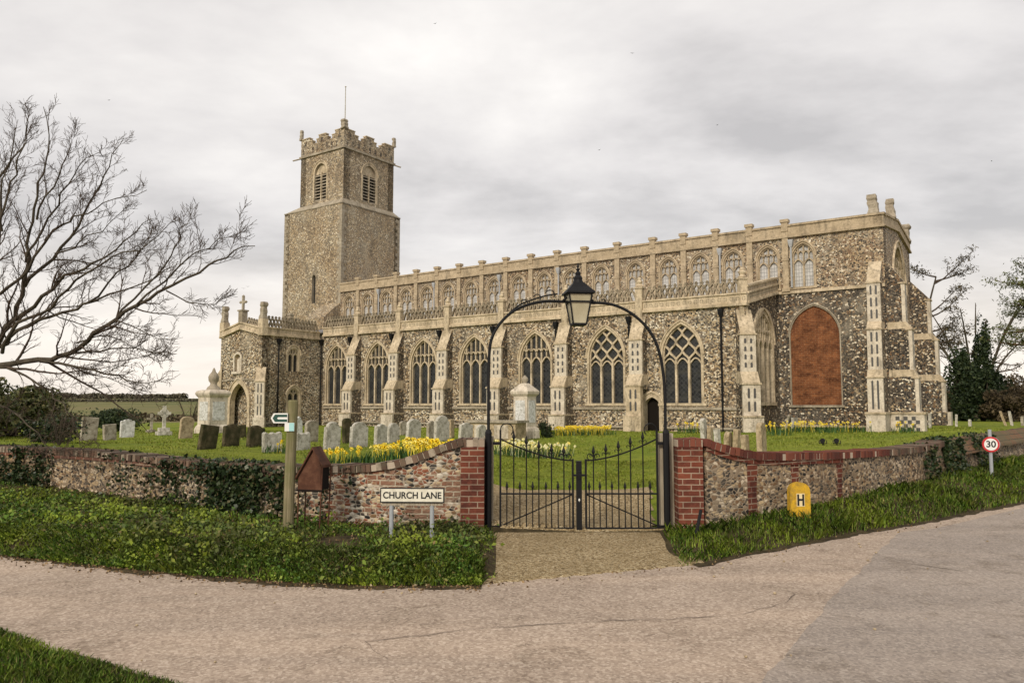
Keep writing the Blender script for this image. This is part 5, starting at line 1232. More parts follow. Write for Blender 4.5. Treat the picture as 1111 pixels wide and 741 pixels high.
def pedestal(u, D, vb, vt, wpx, label, prof, urn):
    p = Vector((px(u, D), D, gz(px(u, D), D))); s1 = D/FPX; H = (pt(u, vt, D).z-p.z); w_ = wpx*s1/2/1.2
    r = empty('pedestal_tomb', p, -YAW); tag(r, label, 'tomb'); b = MB()
    b.lathe([(w_*k_, H*z-(.2 if z == 0 else 0)) for k_, z in prof], (0, 0, 0), 4, sq=True); b.build('pedestal', M['stone_pale'], r)
    b = MB(); b.lathe([(w_*k_, H*z) for k_, z in urn], (0, 0, 0), 14); b.build('urn', M['stone_grey'], r, smooth=True)
    b = MB()
    for a in range(2):
        z0, z1 = prof[3][1]+.07, prof[4][1]-.06; q = prof[3][0]*w_+.012; x = w_*prof[3][0]*.68
        if a == 0: b.box(-x, x, -q, -q+.02, H*z0, H*z1)
        else: b.box(q-.02, q, -x, x, H*z0, H*z1)
    b.build('inscription_panel', M['grave_white'], r)
pedestal(231, 34, 467, 399, 30, 'tall pale stone pedestal tomb with urn, left of the porch doorway', [(1.05, 0), (1.05, .06), (.98, .1), (.86, .13), (.86, .54), (1.02, .58), (1.06, .61), (.98, .64), (.7, .66)], [(.62, .655), (.5, .7), (.3, .73), (.26, .76), (.42, .8), (.45, .86), (.34, .9), (.16, .94), (.12, .97), (.03, 1)])
pedestal(569.5, 31, 473, 407, 25, 'pale pedestal tomb with moulded cap and stone urn in front of the aisle windows', [(1.1, 0), (1.1, .12), (1.0, .16), (.86, .18), (.84, .66), (1.06, .7), (1.1, .74), (.95, .77), (.5, .84), (.3, .87)], [(.26, .865), (.2, .88), (.36, .92), (.34, .95), (.16, .98), (.04, 1)])
D = 29.5; p = Vector((px(541, D), D, gz(px(541, D), D))); ct = empty('chest_tomb', p, -YAW+R_(8)); tag(ct, 'low tan stone chest tomb with overhanging lid beside the pale pedestal', 'tomb')
b = MB(); b.box(-1.05, .95, -.45, .45, -.2, .66); b.build('chest', M['grave_tan'], ct); b = MB(); b.box(-1.15, 1.05, -.53, .53, .66, .75); b.build('lid', M['stone_grey'], ct)
for x in (-.5, .35): b = MB(); b.box(x-.3, x+.3, -.462, -.44, .08, .58); b.build('side_panel', M['stone_pale'], ct)

# ------------------------------------------------------------------ FOLIAGE HELPERS
def leaf_cards(P, size, rng, squash=1.0, up=.0, asp=.55):
    """small four-cornered leaves, freely turned; P are the centres"""
    n = len(P); s_ = size*rng.uniform(.6, 1.35, n)[:, None]
    a = rng.normal(size=(n, 3)); a /= np.linalg.norm(a, axis=1)[:, None]
    c = rng.normal(size=(n, 3)); c[:, 2] += up; c = np.cross(a, c); c /= np.linalg.norm(c, axis=1)[:, None]+1e-9
    A, B = a*s_, c*s_*asp; fold = np.cross(a, c)*s_*.25
    V = np.stack([P-A, P+B+fold, P+A, P-B+fold], 1).reshape(-1, 3)
    return V, np.arange(4*n).reshape(n, 4)
def blades(x, y, z, h, w, rng, lean=.55):
    n = len(x); a = rng.uniform(0, 2*np.pi, n); d = np.stack([np.cos(a), np.sin(a)], 1); l = rng.uniform(.1, 1, n)*lean*h
    b0 = np.stack([x, y, z], 1); side = np.stack([-d[:, 1], d[:, 0], np.zeros(n)], 1)*w[:, None]
    mid = b0+np.concatenate([d*l[:, None]*.35, (h*.6)[:, None]], 1); tip = b0+np.concatenate([d*l[:, None], h[:, None]], 1)
    V = np.stack([b0-side, b0+side, mid+side*.8, tip, mid-side*.8], 1).reshape(-1, 3)
    return V, np.arange(5*n).reshape(n, 5)
def stuff(name, V, F, mat, kind='stuff'):
    o = link(name, mesh_np(name, V, F, mat)); return tag(o, kind=kind) if kind else o
def vnoise(x, y, sc, seed):
    return np.array([noise.noise(Vector((a*sc, c*sc, seed))) for a, c in zip(x, y)])
rng = np.random.default_rng(11)
# --- bank and verges
def sample(n, xr, yr, cond):
    x = rng.uniform(*xr, n); y = rng.uniform(*yr, n); P = np.stack([x, y], 1); dw, _ = segdist(P, WALLLINE); de, _ = segdist(P, FRONT)
    m = cond(P, dw, de); return x[m], y[m], dw[m], de[m]
def seen(P): return np.abs(P[:, 0]) < P[:, 1]*.72+.8
la_ = lambda P: px(527, GD)+(P[:, 1]-GD)*(AP[0, 0]-AP[1, 0])/(AP[0, 1]-GD)
ra_ = lambda P: px(729, GD)+(P[:, 1]-GD)*(AP[3, 0]-AP[2, 0])/(AP[3, 1]-GD)
apr = lambda P: (P[:, 0] > la_(P)+.12) & (P[:, 0] < ra_(P)-.16) & (P[:, 1] < GD+.3)
front = lambda P, dw, de: (de > .0) & (dw < -.16) & seen(P) & ~apr(P)
x, y, dw, de = sample(520000, (-14, 20), (6.9, 26), front)
z = G(x, y); lf = x < .2; nz = vnoise(x, y, .9, 1)+.5*vnoise(x, y, 2.6, 2)
bare = (np.hypot(x-px(376, 9.1), (y-9.0)*.7) < .26)
dens = np.where(lf, np.maximum(.36, .4+.25*nz), 1.0)*np.clip(11/y, .3, 1)
keep = (rng.uniform(size=len(x)) < dens) & ~bare & (de > .01+.05*nz)
x1_, y1_, z1_, lf1, nz1, dw1 = x[keep], y[keep], z[keep], lf[keep], nz[keep], dw[keep]
n = len(x1_); h = np.where(lf1, .065+.05*np.clip(nz1, -1, 1), .085+.06*np.clip(nz1, -1, 1))*rng.uniform(.5, 1.4, n)*np.where(dw1 > -.45, 1.25, 1)
V, F_ = blades(x1_, y1_, z1_-.01, h, rng.uniform(.0024, .0052, n)*np.clip(y1_/10, 1, 3), rng, 1.1); stuff('bank_grass', V, F_, M['blade'])
keep = (rng.uniform(size=len(x)) < np.where(lf, np.maximum(.34, .6+.5*nz), np.where(x < 4, .06, .03))) & ~bare & (de > .05+.06*nz)
xx, yy, zz = x[keep], y[keep], z[keep]; hh_ = .015+.1*np.clip(nz[keep]+.15, 0, 1)
V, F_ = leaf_cards(np.stack([xx, yy, zz+hh_*rng.uniform(0, 1, len(xx))], 1), .019, rng, asp=.7); stuff('ground_cover', V, F_, M['cover'])
keep = (rng.uniform(size=len(x)) < np.where(lf, .1, .05)) | ((de < .5) & (rng.uniform(size=len(x)) < .3) & lf)
keep &= rng.uniform(size=len(x)) < .95
xr_ = rng.uniform(-9, 6, 2600); er_ = np.array([[q[0], q[1]] for q in edge]); yr_ = np.interp(xr_, er_[:, 0], er_[:, 1])-np.abs(rng.normal(size=2600))*.16
mr_ = (xr_ < AP[0, 0]) | (rng.uniform(size=2600) < .12)
P_ = np.concatenate([np.stack([x[keep], y[keep], z[keep]+.012], 1), np.stack([xr_, yr_, np.full(2600, .008)], 1)[mr_]]); V, F_ = leaf_cards(P_, .016, rng, asp=.6); stuff('leaf_litter', V, F_, M['litter'])
# the steep foot of the bank carries as much growth as the rest
t_ = rng.uniform(0, 1, 70000); cum = np.concatenate([[0], np.cumsum(np.hypot(*np.diff(EDGE_L, axis=0).T))]); sx_ = np.interp(t_*cum[-1], cum, EDGE_L[:, 0]); sy_ = np.interp(t_*cum[-1], cum, EDGE_L[:, 1])+rng.uniform(-.06, .62, 70000)
sP = np.stack([sx_, sy_], 1); ok_ = seen(sP) & ~apr(sP); nz_ = vnoise(sx_, sy_, 1.1, 21)+.5*vnoise(sx_, sy_, 3.1, 22); ok_ &= rng.uniform(size=70000) < .55+.6*nz_
sx_, sy_ = sx_[ok_], sy_[ok_]; sz_ = np.maximum(G(sx_, sy_), 0); n = len(sx_); hf = n//3
V, F_ = blades(sx_[:hf], sy_[:hf], sz_[:hf]-.01, .075*rng.uniform(.4, 1.5, hf), rng.uniform(.003, .006, hf), rng, 1.3); stuff('bank_grass', V, F_, M['blade'])
V, F_ = leaf_cards(np.stack([sx_[hf:], sy_[hf:]-.01, sz_[hf:]+.05*rng.uniform(0, 1, n-hf)], 1), .018, rng, asp=.7); stuff('ground_cover', V, F_, M['cover'])
# big leafy tufts on the bank (docks, nettles)
Q = []
cx_ = rng.uniform(-10, -.5, 230); cy_ = rng.uniform(7.4, 12.5, 230); Pc = np.stack([cx_, cy_], 1); dwc2, _ = segdist(Pc, WALLLINE); dec2, _ = segdist(Pc, FRONT)
for a, c, d1, d2 in zip(cx_, cy_, dwc2, dec2):
    if d1 > -.3 or d2 < .2 or abs(a-px(376, 9.1)) < .5: continue
    k_ = int(rng.integers(40, 150)); r = rng.uniform(.08, .22); q = rng.normal(size=(k_, 3))*[r, r, r*.4]; q[:, 2] = np.abs(q[:, 2])+.03; q += [a, c, gz(a, c)]; Q.append(q)
V, F_ = leaf_cards(np.vstack(Q), .026, rng, asp=.6); stuff('bank_weeds', V, F_, M['cover'])
# corner grass
x = rng.uniform(-6.5, -1, 60000); y = rng.uniform(3.6, 6.4, 60000); P_ = np.stack([x, y], 1); d_, _ = segdist(P_, cl); m = (d_ < .015) & (np.abs(x) < y*.75+.5)
x, y = x[m], y[m]; n = len(x); V, F_ = blades(x, y, np.full(n, .01), .045*rng.uniform(.4, 1.5, n)*np.clip(.55-d_[m]*3, .5, 1), rng.uniform(.002, .0045, n), rng, 1.1); stuff('corner_grass', V, F_, M['blade'])
# lawn
x = np.concatenate([rng.uniform(-26, 24, 150000), rng.uniform(-3, 6, 40000)]); y = np.concatenate([11+rng.uniform(0, 1, 150000)**1.6*30, rng.uniform(13, 20, 40000)]); P_ = np.stack([x, y], 1); dw, _ = segdist(P_, WALLLINE)
ingr = np.array([in_gravel(a, c) if c < 15.5 else False for a, c in P_])
m = (dw > .22) & seen(P_) & ~ingr; x, y = x[m], y[m]; n = len(x); z = G(x, y); nz = vnoise(x, y, .7, 8)
V, F_ = blades(x, y, z-.01, (.032+.03*np.clip(nz, -.6, 1))*rng.uniform(.5, 1.5, n)*np.clip(y/18, .8, 1.4), .004*np.clip(y/11, 1, 4)*rng.uniform(.7, 1.4, n), rng, 1.2); stuff('lawn_grass', V, F_, M['blade_lawn'])
# small stones and litter along the road edge
b = MB(); rg = random.Random(4)
for i in range(260):
    t = rg.random(); q = edge[int(t*(len(edge)-1))]; off = rg.gauss(-.25, .3) if rg.random() < .6 else rg.uniform(-3.5, -.1)
    xx, yy = q[0]+rg.uniform(-.2, .2), q[1]+off; r = rg.uniform(.005, .018)
    if yy < 4.5 or abs(xx) > 12: continue
    b.lathe([(r*.6, -.002), (r, r*.4), (r*.5, r*.9)], (xx, yy, .004), 5)
tag(b.build('loose_stones', M['grave_tan']), kind='stuff')
# --- ivy on the walls
def ivy(spans, label, dense, seed, path=PL, spill=.25):
    rg = np.random.default_rng(seed); Q = []
    for u0, u1, amt in spans:
        sel = [(i, p) for i, p in enumerate(path) if px(u0, p[1]) <= p[0] <= px(u1, p[1])]
        for i, (x, y, z, zb) in sel:
            nx_, ny_ = normal2(path, i)
            for _ in range(int(dense*amt)):
                t = rg.uniform(-.12, 1.05); hgt_ = zb+(z-zb)*t; q = noise.noise(Vector((x*2.2, y*2.2, hgt_*2.6+seed)))
                if q+amt*.5 < rg.uniform(-.1, .5): continue
                dd = TH/2+.03+abs(rg.normal())*.05+(.04 if t < .3 else 0)
                if t > .98: dd *= rg.uniform(-1, 1)
                s0 = rg.uniform(-.09, .09); Q.append((x-nx_*dd-ny_*s0, y-ny_*dd+nx_*s0, hgt_))
    V, F_ = leaf_cards(np.array(Q), .033, rg, asp=.8); o = stuff('ivy', V, F_, M['ivy'], None); tag(o, label, 'ivy', 'ivy on the churchyard walls')
ivy([(247, 300, 1.5), (225, 250, .6), (298, 330, .8)], 'thick dark curtain of ivy over the left wall beside the footpath post', 230, 3)
ivy([(-60, 75, .7), (30, 62, 1.0)], 'straggling ivy on the far left of the wall under the bare branches', 150, 4)
ivy([(195, 236, .75), (120, 175, .35), (170, 198, .4)], 'patchy ivy strands on the pale stretch of the left wall', 150, 5)
ivy([(335, 350, .8), (355, 372, .7), (385, 398, .6)], 'ivy tendrils on the brick and flint wall right of the gabled board', 120, 6)
ivy([(1008, 1030, 1.2), (1040, 1066, .7), (985, 1000, .5)], 'dark ivy hanging over the lane wall at its bend', 260, 7, PR[-14:]+PF_)
# --- daffodils
def daffs(name_label, spots, nfl, mat, group, lh=.24, r=.22, seed=0, big=1.0):
    rg = np.random.default_rng(seed)
    for (p, k_) in spots:
        root = empty('daffodil_clump', p); tag(root, name_label, 'daffodils', group)
        n = 46; a = rg.uniform(0, 6.28, n); q = r*np.sqrt(rg.uniform(0, 1, n)); V, F_ = blades(q*np.cos(a)*1.5, q*np.sin(a), np.full(n, -.03), lh*rg.uniform(.6, 1.05, n), np.full(n, .008*big), rg, .4)
        link('leaves', mesh_np('leaves', V, F_, M['daff_leaf']), root)
        b = MB()
        for i in range(int(nfl*k_)):
            a_ = rg.uniform(0, 6.28); q_ = r*math.sqrt(rg.uniform()); c = Vector((q_*math.cos(a_)*1.5, q_*math.sin(a_), lh*rg.uniform(.85, 1.25)))
            d = Vector((rg.normal()*.7, -1+rg.normal()*.5, rg.normal()*.25)).normalized(); e1 = d.cross(Vector((0, 0, 1))).normalized(); e2 = d.cross(e1); R0 = .042*big*rg.uniform(.8, 1.15)
            b.add([c+(e1*math.cos(2*math.pi*j/12)+e2*math.sin(2*math.pi*j/12))*(R0 if j % 2 == 0 else R0*.55)+d*(.008 if j % 2 == 0 else 0) for j in range(12)])
            b.grid([[c+d*dd+(e1*math.cos(2*math.pi*j/6)+e2*math.sin(2*math.pi*j/6))*rr for j in range(6)] for dd, rr in ((.0, R0*.3), (.03*big, R0*.36), (.036*big, R0*.45))], 0, True)
            b.tube([c-d*.01, (c.x*.8, c.y*.8, 0)], .0035*big, 3)
        b.build('flowers', M[mat], root)
def near(u, D): x = px(u, D); return Vector((x, D, gz(x, D)))
rs = random.Random(3)
daffs('clump of yellow daffodils close behind the left wall near its brick pier', [(near(u, D), k_) for u, D, k_ in [(443, 12.6, .7), (455, 12.9, 1), (464, 12.5, 1.1), (473, 12.9, 1.1), (483, 13.3, .9), (436, 13.6, .6), (449, 14.2, .7), (492, 13.6, .5), (468, 13.6, 1), (478, 14.2, 1), (459, 13.8, .9)]], 15, 'daff', 'daffodils by the left pier', .34, .24, 1, 1.1)
daffs('sparse clump of daffodils with few blooms behind the middle of the left wall', [(near(u, D), k_) for u, D, k_ in [(352, 13.4, .6), (363, 12.7, .7), (376, 13.0, .5), (390, 13.4, .5), (403, 13.0, .5), (415, 13.4, .9), (427, 13.0, .8), (421, 15.5, 1), (300, 18.5, .4)]], 10, 'daff', 'sparse daffodils behind the left wall', .26, .2, 2)
daffs('clump of cream and yellow daffodils on the lawn seen through the left gate leaf', [(near(u, D), k_) for u, D, k_ in [(545, 20, 1), (553, 20.6, 1.2), (562, 20.4, 1.3), (571, 20.8, 1.2), (580, 21, 1), (590, 21.2, .9), (600, 21, .8), (608, 21.6, .5), (567, 22, 1.1)]], 15, 'daff_pale', 'daffodils behind the left gate leaf', .3, .3, 3, 1.15)
daffs('clump of bright yellow daffodils in the dense row before the aisle buttress', [(near(u, D), k_) for u, D, k_ in [(606, 33, 1), (613, 33, 1.2), (620, 33.2, 1.3), (628, 33.4, 1.3), (636, 33.3, 1.3), (644, 33.6, 1.2), (651, 33.8, 1), (656, 34, .7)]], 24, 'daff', 'bright row of daffodils', .32, .34, 4, 1.3)
daffs('clump of yellow daffodils at the foot of the chancel wall', [(near(u, D), k_) for u, D, k_ in [(838, 32, .5), (846, 31, .7), (858, 36, 1), (868, 36.5, 1.2), (876, 36.5, 1.3), (886, 36, 1.2), (896, 36.5, .8), (908, 36.5, .7), (920, 36.2, .7), (932, 36.5, .5), (978, 35.5, .6), (985, 35.8, .4), (900, 34.5, .4), (745, 36.5, .8), (756, 36.5, .6)]], 9, 'daff', 'daffodils along the chancel', .42, .36, 5, 1.45)

# ------------------------------------------------------------------ TREES
def tubes_mesh(L, mat, name, parent, n=5, off=(0, 0, 0)):
    b = MB()
    for P_, r_ in L: b.tube(P_, r_, n if max(r_) > .012 else 3, cap=False)
    return b.build(name, mat, parent, off=off, smooth=True)
def resample(P_, k_):
    P_ = [Vector(p) for p in P_]; return smooth_curve(P_, k_)
cap_ = {3: 18, 2: 10, 1: 6, 0: 0}
def grow(P_, r_, depth, rg, out, spread=1.0, up=.25, ratio=.62, gap=1.0, start=.18, minlen=.12):
    """side branches along a limb, alternately left and right and a little upward"""
    L = sum((P_[i+1]-P_[i]).length for i in range(len(P_)-1)); n = int(max(3, L/(.13*gap*(1.0 if depth > 1 else .75)))) if depth > 0 else 0
    n = min(n, cap_[depth])
    for i in range(n):
        t = start+(1-start)*(i+rg.random()*.8)/n
        if t > .98: continue
        k_ = t*(len(P_)-1); j = int(k_); f_ = k_-j; p = P_[j].lerp(P_[min(j+1, len(P_)-1)], f_); d = (P_[min(j+1, len(P_)-1)]-P_[max(0, j-1)]).normalized()
        ax = Vector((rg.gauss(0, 1), rg.gauss(0, 1.0), rg.gauss(0, 1))).cross(d)
        if ax.length < .1: continue
        ang = rg.uniform(.45, .95)*spread; nd = (Matrix.Rotation(ang, 3, ax.normalized())@d+Vector((0, 0, up*rg.uniform(.2, 1)))).normalized()
        ln_ = L*ratio*rg.uniform(.4, 1.05)*(1-t*.78)
        if ln_ < minlen: ln_ = minlen
        m = 6 if depth > 1 else 4; Q = [p]; cd_ = nd.copy(); r0 = (r_[j]+(r_[min(j+1, len(r_)-1)]-r_[j])*f_)*rg.uniform(.42, .66)
        for s_ in range(m):
            cd_ = (cd_+Vector((rg.gauss(0, .15), rg.gauss(0, .15), rg.gauss(.04, .14)))).normalized(); Q.append(Q[-1]+cd_*ln_/m)
        rr = [max(.0031, r0*.9*(1-.8*s_/m)) for s_ in range(m+1)]
        out[depth].append((Q, rr))
        if depth > 0: grow(Q, rr, depth-1, rg, out, spread, up, ratio, gap, .15, minlen)
# bare tree at the left edge; its trunk stands just outside the frame behind the wall
TD = 13.2
tb = near(-115, 17.5); tb = Vector((px(-165, 16.9), 16.9, .72)); tree = empty('bare_tree', tb); tag(tree, 'large leafless tree spreading long drooping limbs in from the left edge', 'tree')
rg = random.Random(21); out = {0: [], 1: [], 2: [], 3: []}
def P3(L): return [Vector(pt(u, v, D)) for u, v, D in L]
trunk = resample([tb-Vector((0, 0, .3)), tb+Vector((.03, -.1, .8)), tb+Vector((.15, -.3, 1.6)), tb+Vector((.4, -.7, 2.6)), tb+Vector((.5, -.9, 4.0)), tb+Vector((.45, -1.1, 5.6))], 4)
tubes_mesh([(trunk, [.24*(1-.6*i/(len(trunk)-1)) for i in range(len(trunk))])], M['bark'], 'trunk', tree, 12, tb)
tp = tuple(trunk[8]); t2 = tuple(trunk[12])
limbs = [
 ([(-70, 420, 15.5), (-30, 408, 14.6), (0, 397, 14.0), (40, 391, 13.6), (75, 384, 13.3), (105, 361, 13.0), (135, 337, 12.7), (175, 318, 12.3), (215, 295, 12.0), (245, 279, 11.8), (276, 268, 11.6)], .062),
 ([(-70, 405, 15.8), (-30, 390, 15.2), (5, 372, 14.8), (28, 352, 14.5), (70, 340, 14.2), (105, 325, 13.9), (150, 309, 13.6), (190, 288, 13.3)], .05),
 ([(-40, 398, 15.6), (-5, 378, 15.2), (10, 355, 15.0), (24, 320, 14.8), (31, 280, 14.6), (34, 240, 14.5), (45, 200, 14.4), (52, 160, 14.3), (48, 118, 14.2)], .055),
 ([(14, 352, 15.0), (45, 322, 14.6), (72, 300, 14.3), (100, 286, 14.0), (135, 262, 13.7), (165, 238, 13.5)], .04),
 ([(26, 310, 14.8), (55, 280, 14.8), (85, 245, 14.8), (105, 210, 14.8), (118, 180, 14.8), (135, 150, 14.8)], .035),
 ([(-45, 380, 15.8), (-20, 330, 15.7), (-5, 280, 15.6), (2, 230, 15.5), (10, 180, 15.4), (18, 130, 15.3)], .05),
 ([(40, 391, 13.6), (80, 396, 13.2), (115, 404, 12.9), (150, 415, 12.7), (178, 412, 12.5)], .026),
 ([(0, 397, 14.0), (30, 408, 13.6), (55, 425, 13.3), (72, 445, 13.0), (85, 468, 12.8), (90, 490, 12.7)], .022),
 ([(75, 384, 13.3), (110, 380, 13.0), (145, 378, 12.8), (175, 385, 12.6)], .02),
 ([(-40, 440, 14.0), (0, 440, 13.4), (25, 455, 13.0), (45, 478, 12.7), (58, 500, 12.5)], .024),
 ([(-60, 350, 16.4), (-25, 260, 16.6), (-5, 200, 16.8), (25, 160, 16.9), (30, 120, 17.)], .045)]
limbs += [
 ([(0, 318, 14.6), (29, 294, 14.3), (58, 250, 14.0), (83, 236, 13.8), (112, 221, 13.6), (160, 209, 13.3)], .03),
 ([(0, 382, 14.4), (19, 352, 14.2), (53, 333, 14.0), (83, 304, 13.7), (121, 280, 13.4), (160, 265, 13.2), (194, 236, 13.0)], .034),
 ([(121, 348, 12.8), (160, 310, 12.9), (185, 277, 13.0), (199, 250, 13.0), (207, 231, 13.0)], .02),
 ([(146, 331, 12.5), (194, 290, 12.4), (224, 268, 12.3), (262, 252, 12.2)], .018),
 ([(29, 284, 14.6), (44, 250, 14.5), (68, 211, 14.4), (87, 182, 14.4), (112, 158, 14.3)], .026),
 ([(39, 236, 14.4), (58, 202, 14.2), (73, 168, 14.1), (80, 139, 14.0)], .02),
 ([(0, 250, 15.4), (10, 211, 15.3), (19, 177, 15.2), (29, 143, 15.2), (24, 110, 15.1)], .026),
 ([(83, 372, 13.2), (117, 364, 13.0), (146, 377, 12.8), (185, 387, 12.7)], .014),
 ([(44, 391, 13.5), (78, 398, 13.3), (112, 411, 13.0), (160, 425, 12.8)], .015),
 ([(121, 346, 12.9), (160, 362, 12.6), (190, 382, 12.4)], .012),
 ([(180, 316, 12.3), (219, 331, 12.1), (246, 320, 12.0)], .012),
 ([(95, 330, 13.9), (130, 296, 13.7), (150, 275, 13.6), (172, 250, 13.5)], .02),
 ([(60, 275, 14.8), (85, 262, 14.6), (118, 243, 14.4), (140, 222, 14.3)], .018)]
main = []
for L, r in limbs:
    P_ = resample(P3(L), 3); n = len(P_)
    P_ = [p+Vector((rg.gauss(0, .012), rg.gauss(0, .05), rg.gauss(0, .012))) for p in P_]
    rr = [max(.005, r*1.05*(1-.9*i/(n-1))) for i in range(n)]; main.append((P_, rr)); grow(P_, rr, 3, rg, out, .82, .1 if r > .017 else -.1, .32 if r > .036 else .4, .72, .19)
main.append(([trunk[8], trunk[9]+Vector((.2, -.3, -.2)), main[0][0][0]], [.13, .1, .062])); main.append(([trunk[10], main[1][0][0]], [.11, .05])); main.append(([trunk[9], main[2][0][0]], [.1, .055])); main.append(([trunk[11], main[5][0][0]], [.1, .05])); main.append(([trunk[12], main[10][0][0]], [.09, .045])); main.append(([trunk[7], main[9][0][0]], [.05, .024]))
tubes_mesh(main, M['bark'], 'limbs', tree, 7, tb)
tubes_mesh(out[3]+out[2]+out[1], M['twig'], 'branches', tree, 4, tb); tubes_mesh(out[0], M['twig'], 'twigs', tree, 3, tb)
# leafy shrubs and trees
def clumpcloud(c, rad, n, rng_, k_=26, csz=.28, flat=1):
    """leaf centres gathered in uneven clumps inside an ellipsoid"""
    d = rng_.normal(size=(k_, 3)); d /= np.linalg.norm(d, axis=1)[:, None]; d *= (rng_.uniform(.25, 1, k_)**.6)[:, None]; cc = d*rad
    w = rng_.dirichlet(np.ones(k_)*2); Q = []
    for i in range(k_):
        m = int(n*w[i]); q = rng_.normal(size=(m, 3)); q /= np.maximum(1, np.linalg.norm(q, axis=1)*.62)[:, None]; Q.append(cc[i]+q*np.array(rad)*csz*rng_.uniform(.6, 1.3)*[1, 1, flat])
    return np.vstack(Q)+c
def bush(name, label, cat, p, rad, n, size, mat, seed, group=None, stem=True, k_=26, csz=.28):
    rg_ = np.random.default_rng(seed); root = empty(name, p); tag(root, label, cat, group)
    Q = clumpcloud(np.array([0, 0, rad[2]*.9]), np.array(rad), n, rg_, k_, csz); Q = Q[Q[:, 2] > 0]; V, F_ = leaf_cards(Q, size, rg_, asp=.6); link('foliage', mesh_np('foliage', V, F_, M[mat]), root)
    b = MB(); rr = random.Random(seed)
    for i in range(7):
        a = rr.uniform(0, 6.28); q = Vector((rad[0]*.6*math.cos(a), rad[1]*.6*math.sin(a), rad[2]*rr.uniform(.8, 1.5))); b.tube([(0, 0, -.1), q*.45+Vector((0, 0, .1)), q], [.05*rad[2], .035*rad[2], .012*rad[2]], 5)
    b.build('stems', M['bark'], root); return root
bush('evergreen_bush', 'big dark olive evergreen bush at the left edge behind the gravestones', 'bush', near(14, 30), (2.0, 1.8, 1.05), 8000, .075, 'laurel', 31)
bush('evergreen_bush', 'smaller rounded part-bare evergreen bush right of the big one', 'bush', near(-50, 27), (1.7, 1.5, 1.2), 6000, .075, 'laurel', 32)
bush('low_bush', 'low dark bush behind the small square gravestones', 'bush', near(122, 44), (1.6, 1.1, .65), 3500, .075, 'yew', 33)
bush('ivy_stump', 'dark ivy-smothered stump under the drooping twigs', 'bush', near(62, 22), (.85, .6, .42), 3200, .05, 'ivy', 34)
bush('small_shrub', 'small dark shrub left of a pair in front of the aisle wall', 'shrub', near(577, 31.5), (.2, .2, .26), 900, .035, 'yew', 35, 'small shrubs by the pedestal'); bush('small_shrub', 'taller dark shrub right of a pair in front of the aisle wall', 'shrub', near(592.5, 31.5), (.3, .28, .36), 1500, .035, 'yew', 36, 'small shrubs by the pedestal')
def bare_shrub(u, D, h, label, seed, name='bare_shrub'):
    p = near(u, D); r = empty(name, p); tag(r, label, 'shrub'); rg_ = random.Random(seed); o = {0: [], 1: [], 2: []}; mn = []
    for i in range(9):
        a = rg_.uniform(0, 6.28); q = Vector((math.cos(a)*h*.4, math.sin(a)*h*.4, h*rg_.uniform(.7, 1.1))); P_ = resample([(0, 0, -.1), q*.5+Vector((0, 0, .12*h)), q], 4); rr = [.03*h/2*(1-.8*k_/(len(P_)-1)) for k_ in range(len(P_))]; mn.append((P_, rr)); grow(P_, rr, 1, rg_, o, 1, .2, .5, 1.2*h/2)
    tubes_mesh(mn, M['bark'], 'stems', r, 4); tubes_mesh(o[1]+o[0], M['brown_hedge'], 'twigs', r, 3)
bare_shrub(206, 42, 2.0, 'leafless brown shrub beside the tall pedestal tomb', 5)
bare_shrub(66, 20.5, 1.1, 'tangled leafless shrub by the ivy stump', 8)
def needle_tree(name, label, u, D, H, trunkpts, levels, mat, seed, n, size, rad, barkmat='pine_bark', r0=.25, droop=0., group='trees east of the church'):
    p = near(u, D); root = empty(name, p); tag(root, label, 'tree', group); rg_ = random.Random(seed); nr = np.random.default_rng(seed)
    T_ = resample([Vector(q) for q in trunkpts], 5); m = len(T_); tubes_mesh([(T_, [r0*(1-.75*i/(m-1)) for i in range(m)])], M[barkmat], 'trunk', root, 9)
    br, Q = [], []
    for t, ln_, az, elv in levels:
        k_ = t*(m-1); j = min(int(k_), m-2); q0 = T_[j].lerp(T_[j+1], k_-j); d = Vector((math.cos(az)*math.cos(elv), math.sin(az)*math.cos(elv), math.sin(elv))); P_ = [q0]
        for s_ in range(5): d = (d+Vector((rg_.gauss(0, .13), rg_.gauss(0, .13), rg_.gauss(.03-droop, .12)))).normalized(); P_.append(P_[-1]+d*ln_/5)
        br.append((P_, [max(.012, r0*.4*(1-.17*s_)) for s_ in range(6)]))
        o = {0: [], 1: []}; grow(P_, br[-1][1], 1, rg_, o, 1, .1-droop, .4, 2.2, .25, .3); br += o[1]+o[0]
        for (a, _) in o[1]+o[0]:
            c = np.array(a[-1]); Q.append(c+nr.normal(size=(n, 3))*np.array(rad))
            c = np.array(a[len(a)//2]); Q.append(c+nr.normal(size=(n//2, 3))*np.array(rad)*.8)
    tubes_mesh(br, M['twig'] if barkmat == 'bark' else M[barkmat], 'limbs', root, 4)
    V, F_ = leaf_cards(np.vstack(Q), size, nr, asp=.28); link('crown', mesh_np('crown', V, F_, M[mat]), root); return root
rt = random.Random(9)
lv = [(rt.uniform(.45, 1), rt.uniform(2.0, 4.2), rt.uniform(-.9, .9)+(0 if rt.random() < .7 else 3.0), rt.uniform(.0, .6)) for _ in range(15)]
needle_tree('larch_tree', 'thin open-crowned brown conifer just right of the church east end', 1003, 62, 12, [(0, 0, -.3), (.3, 0, 3), (.9, 0, 6), (.7, .2, 8.5), (1.4, 0, 11.6)], lv, 'cedar', 12, 26, .12, (.22, .22, .16), 'bark', .2)
lv = [(.3, 5.2, 3.35, .1), (.42, 4.6, 3.0, .22), (.55, 3, 3.2, .35), (.5, 3, .2, .2), (.38, 3.4, .1, .0)]
